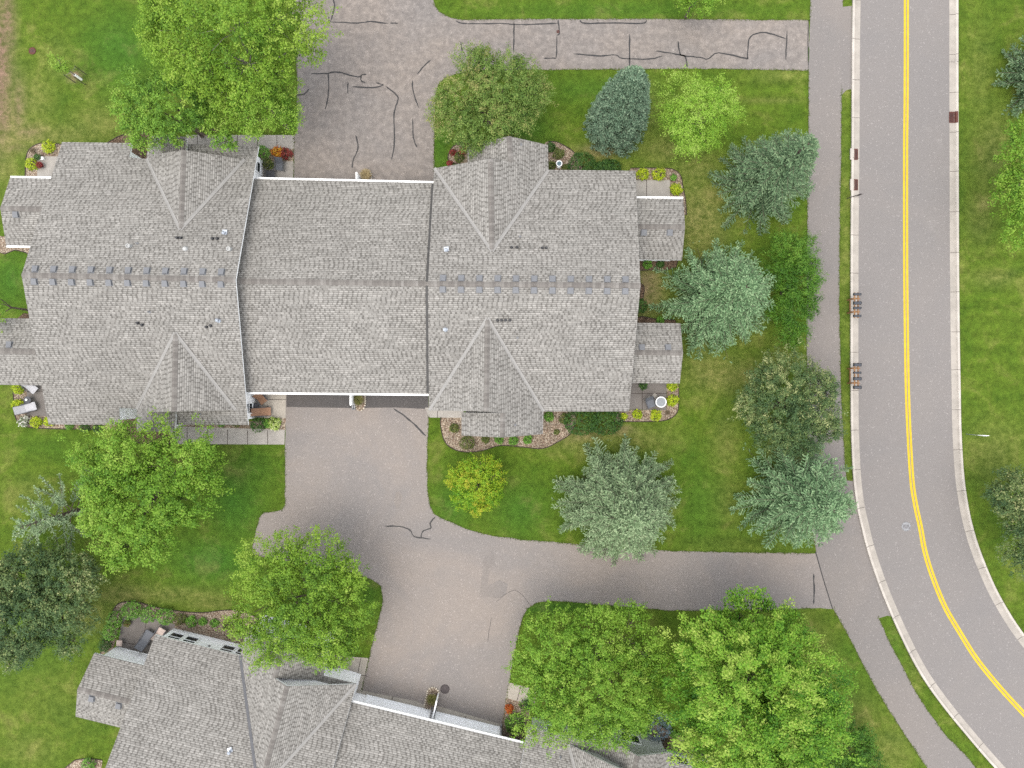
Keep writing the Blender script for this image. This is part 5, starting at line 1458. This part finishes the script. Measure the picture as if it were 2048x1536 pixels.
def drain(label, px, py, side):
    p = W(px, py); root = empty("storm_drain", (p.x, p.y, .03), label, "storm drain", "rusty storm drains in the gutters")
    mb = MB(); w, l = .40, .80
    for x in (-w / 2, w / 2): mb.box((p.x + x, p.y, .045), (.05, l, .03), 0)
    for y in (-l / 2, l / 2): mb.box((p.x, p.y + y, .046), (w, .05, .03), 0)
    mb.build("frame", M['rust'], root)
    mb = MB()
    for k in range(9): mb.box((p.x, p.y - l / 2 + l * (k + .5) / 9, .043), (w - .05, .042, .022), 0)
    mb.box((p.x, p.y, .041), (.03, l - .05, .022), 0); mb.build("grate", M['rust'], root)
    mb = MB(); mb.box((p.x, p.y, .028), (w, l, .008), 0); mb.build("pit", M['black'], root)
    mb = MB(); mb.box((p.x + side * .31, p.y, .095), (.18, l + .06, .11), 0); mb.build("back_plate", M['rust'] if side > 0 else M['kerb'], root)
drain("rusty storm drain in the left gutter, upper of two", 1709.5, 309, -1); drain("rusty storm drain in the left gutter, just above the thin sign post", 1709.5, 370, -1)
drain("rusty storm drain in the right gutter beside the lawn", 1903.5, 235, 1)
def lid(name, label, px, py, r, mat, z, ring=None):
    p = W(px, py); root = empty(name, (p.x, p.y, z), label, "manhole cover")
    mb = MB(); mb.lathe((p.x, p.y, z - .01), [(r * .86, 0), (r * .86, .014), (r * .83, .019), (.02, .020)], 26); o = mb.build("cover", mat, root)
    mb = MB()
    for k in range(-2, 3): mb.box((p.x + k * r * .28, p.y, z + .0125), (r * .10, r * .9, .007), 0, .3)
    mb.build("rib", M['iron'], o)
    mb = MB(); q = [Vector((p.x + r * .94 * math.cos(2 * math.pi * k / 26), p.y + r * .94 * math.sin(2 * math.pi * k / 26), z + .002)) for k in range(27)]; mb.tube(q, r * .065, 5, cap=False); mb.build("ring", ring or mat, root)
lid("manhole_cover", "light grey round manhole cover in the road before the bend", 1812, 1053, .36, M['lid'], .022)
lid("manhole_cover", "dark round manhole cover beside the rock planter of the angled house", 890, 1378, .36, M['iron'], .020)
lid("manhole_cover", "reddish-brown round lid set in the upper left lawn", 65, 102, .28, M['rust'], .03)
lid("valve_cover", "tiny round valve cover in the upper drive at the end of a sealed crack", 1116, 63.5, .12, M['rust'], .02)
# signs
p = W(1932, 868); root = empty("street_sign", (p.x, p.y, 0), "white sign on a thin post standing on the right-hand lawn", "sign")
mb = MB(); mb.tube([(p.x, p.y, -.05), (p.x, p.y, 2.35)], .028, 6); mb.build("post", M['silver'], root)
mb = MB(); mb.box((p.x + .02, p.y + .035, 2.0), (.46, .03, .62), 0); mb.build("panel", M['white'], root)
p = W(1693.5, 397); root = empty("street_sign", (p.x, p.y, 0), "thin dark sign post leaning beside the kerb below the storm drains", "sign")
mb = MB(); mb.tube([(p.x, p.y, -.05), (p.x + .12, p.y - .18, 2.05)], .032, 6); mb.build("post", M['iron'], root)
mb = MB(); mb.box((p.x + .12, p.y - .21, 1.8), (.30, .02, .45), 0, .25); mb.build("panel", M['iron'], root)
# sapling with stakes
p = W(163, 159); root = empty("sapling", (p.x, p.y, 0), "young staked sapling with a white trunk guard on the upper left lawn", "tree")
mb = MB(); mb.tube([p - Vector((0, 0, .05)), p + Vector((0, 0, 1.2)), p + Vector((-.1, .05, 3.0))], [.04, .03, .012], 7)
for k in range(9):
    a = k * 2.4; z = 1.5 + k * .16; mb.tube([p + Vector((0, 0, z)), p + Vector((.45 * math.cos(a), .45 * math.sin(a), z + .45))], [.014, .005], 4)
mb.build("trunk", M['bark_grey'], root)
mb = MB(); mb.lathe((p.x, p.y, 0), [(.085, 0), (.085, .85), (.07, .87), (.06, .80)], 10); mb.build("trunk_guard", M['white'], root)
for dx, dy in ((.38, .38), (-.42, -.28), (.32, -.42)):
    mb = MB(); mb.tube([p + Vector((dx, dy, -.1)), p + Vector((dx, dy, 1.5))], .028, 5); mb.build("stake", M['iron'], root)
    mb = MB(); mb.tube([p + Vector((dx, dy, 1.35)), p + Vector((0, 0, 1.3))], .008, 4); mb.build("tie", M['lid'], root)
C, N, t, T = crown_points([(np.array([p.x - .05, p.y + .05, 2.5]), .62), (np.array([p.x - .3, p.y + .3, 2.7]), .4), (np.array([p.x + .25, p.y - .1, 2.3]), .36)], .16, 10, 260, spray=.25, inner=.3, leaf=.055, low=-.8)
leaf_mesh("crown", C, N, .06 * RNG.uniform(.7, 1.3, len(C)), t + .15, LM['fresh'], root, .6, T)

# ================================================================== ragged grass along every hard edge
def edge_grass():
    lines = [[W(x, y) for x, y in L] for L in (TL, TR, N_DRIVE, S_DRIVE)] + [offs(LKw, .03), offs(RKw, -.03)]
    C = []
    for L in lines:
        for a, b in zip(L, L[1:]):
            d = (b - a).length
            if d < 1e-4: continue
            n = int(d * 34)
            u = RNG.random(n)[:, None]; P = np.array(a)[None] * (1 - u) + np.array(b)[None] * u
            P[:, :2] += RNG.normal(0, .045, (n, 2)); C.append(P)
    C = np.concatenate(C)
    def hard(x, y):                                  # keep the tufts off roofs, aprons and mouths of drives
        px = 1024 + x * F / H; py = 768 - y * F / H
        return ((px > 571) & (px < 860) & (py > 740) & (py < 830)) | ((px > 587) & (px < 869) & (py > 350) & (py < 400)) | ((px > 1600) & (px < 1640) & (py > 42) & (py < 139)) | ((px > 1680) & (px < 1705) & (py > 14) & (py < 176)) \
             | ((px > 1622) & (px < 1668) & (py > 1095) & (py < 1222)) | ((px > 1684) & (px < 1780) & (py > 962) & (py < 1232)) | ((px > 725) & (px < 1008) & (py > 1375) & (py < 1480)) | ((px > 1700) & (px < 1725) & (py > 10) & (py < 178)) | ((px > 868) & (px < 1618) & (py > 42) & (py < 136)) | (py < -30) | ((px > 575) & (px < 880) & (py < 5))
    C = C[~hard(C[:, 0], C[:, 1])]
    n = len(C); C[:, 2] = RNG.uniform(.02, .06, n)
    T = RNG.normal(0, 1, (n, 3)); T[:, 2] = np.abs(T[:, 2]) * .6 + .2
    o = leaf_mesh("grass_edge", C, RNG.normal(0, .5, (n, 3)) + np.array([0, 0, 1.0]), RNG.uniform(.025, .07, n), RNG.normal(.5, .25, n), GMAT, None, .35, T)
    tag(o, "ragged fringe of grass blades along the pavement edges", "grass", None, 'stuff')
GMAT = m_leaf("grass_blade", [(.030, .055, .006), (.052, .085, .010), (.075, .100, .016), (.120, .110, .040)], .15)
edge_grass()
# ================================================================== CAMERA AND LIGHT
cam = bpy.data.cameras.new("camera"); co = bpy.data.objects.new("camera", cam); COL.objects.link(co)
co.location = (0, 0, H); co.rotation_euler = (0, 0, 0)
cam.sensor_width = 36; cam.lens = F / 2048 * 36; cam.clip_end = 1500; cam.clip_start = .5
SC.camera = co
EL, AZ = math.radians(74), math.radians(225)        # high sun behind thin even cloud, from the lower left of the photo
w = bpy.data.worlds.new("World"); SC.world = w; w.use_nodes = True
nt = w.node_tree; nt.nodes.clear()
sky = nt.nodes.new("ShaderNodeTexSky"); sky.sky_type = 'NISHITA'; sky.sun_disc = False
sky.sun_elevation = EL; sky.sun_rotation = AZ; sky.altitude = 100; sky.air_density = 1.0; sky.dust_density = 1.5; sky.ozone_density = .4
bg = nt.nodes.new("ShaderNodeBackground"); bg.inputs[1].default_value = .15
ou = nt.nodes.new("ShaderNodeOutputWorld")
hs = nt.nodes.new("ShaderNodeHueSaturation"); hs.inputs["Saturation"].default_value = .22     # thin cloud takes the blue out of the sky light
nt.links.new(sky.outputs[0], hs.inputs["Color"]); nt.links.new(hs.outputs[0], bg.inputs[0]); nt.links.new(bg.outputs[0], ou.inputs[0])
sl = bpy.data.lights.new("sun", 'SUN'); sl.energy = .55; sl.angle = math.radians(45); sl.color = (1.0, .91, .77)
so = bpy.data.objects.new("sun", sl); COL.objects.link(so)
sd = Vector((math.sin(AZ) * math.cos(EL), math.cos(AZ) * math.cos(EL), math.sin(EL)))
so.rotation_euler = sd.to_track_quat('Z', 'Y').to_euler(); so.location = (0, 0, 60)
SC.view_settings.view_transform = 'Standard'; SC.view_settings.look = 'None'; SC.view_settings.gamma = 1.0
SC.view_settings.use_curve_mapping = False
SC.view_settings.exposure = 1.92
SC.render.engine = 'CYCLES'
SC.cycles.max_bounces = 6; SC.cycles.diffuse_bounces = 3; SC.cycles.transmission_bounces = 3
SC.cycles.use_denoising = False
SC.cycles.filter_width = 1.5
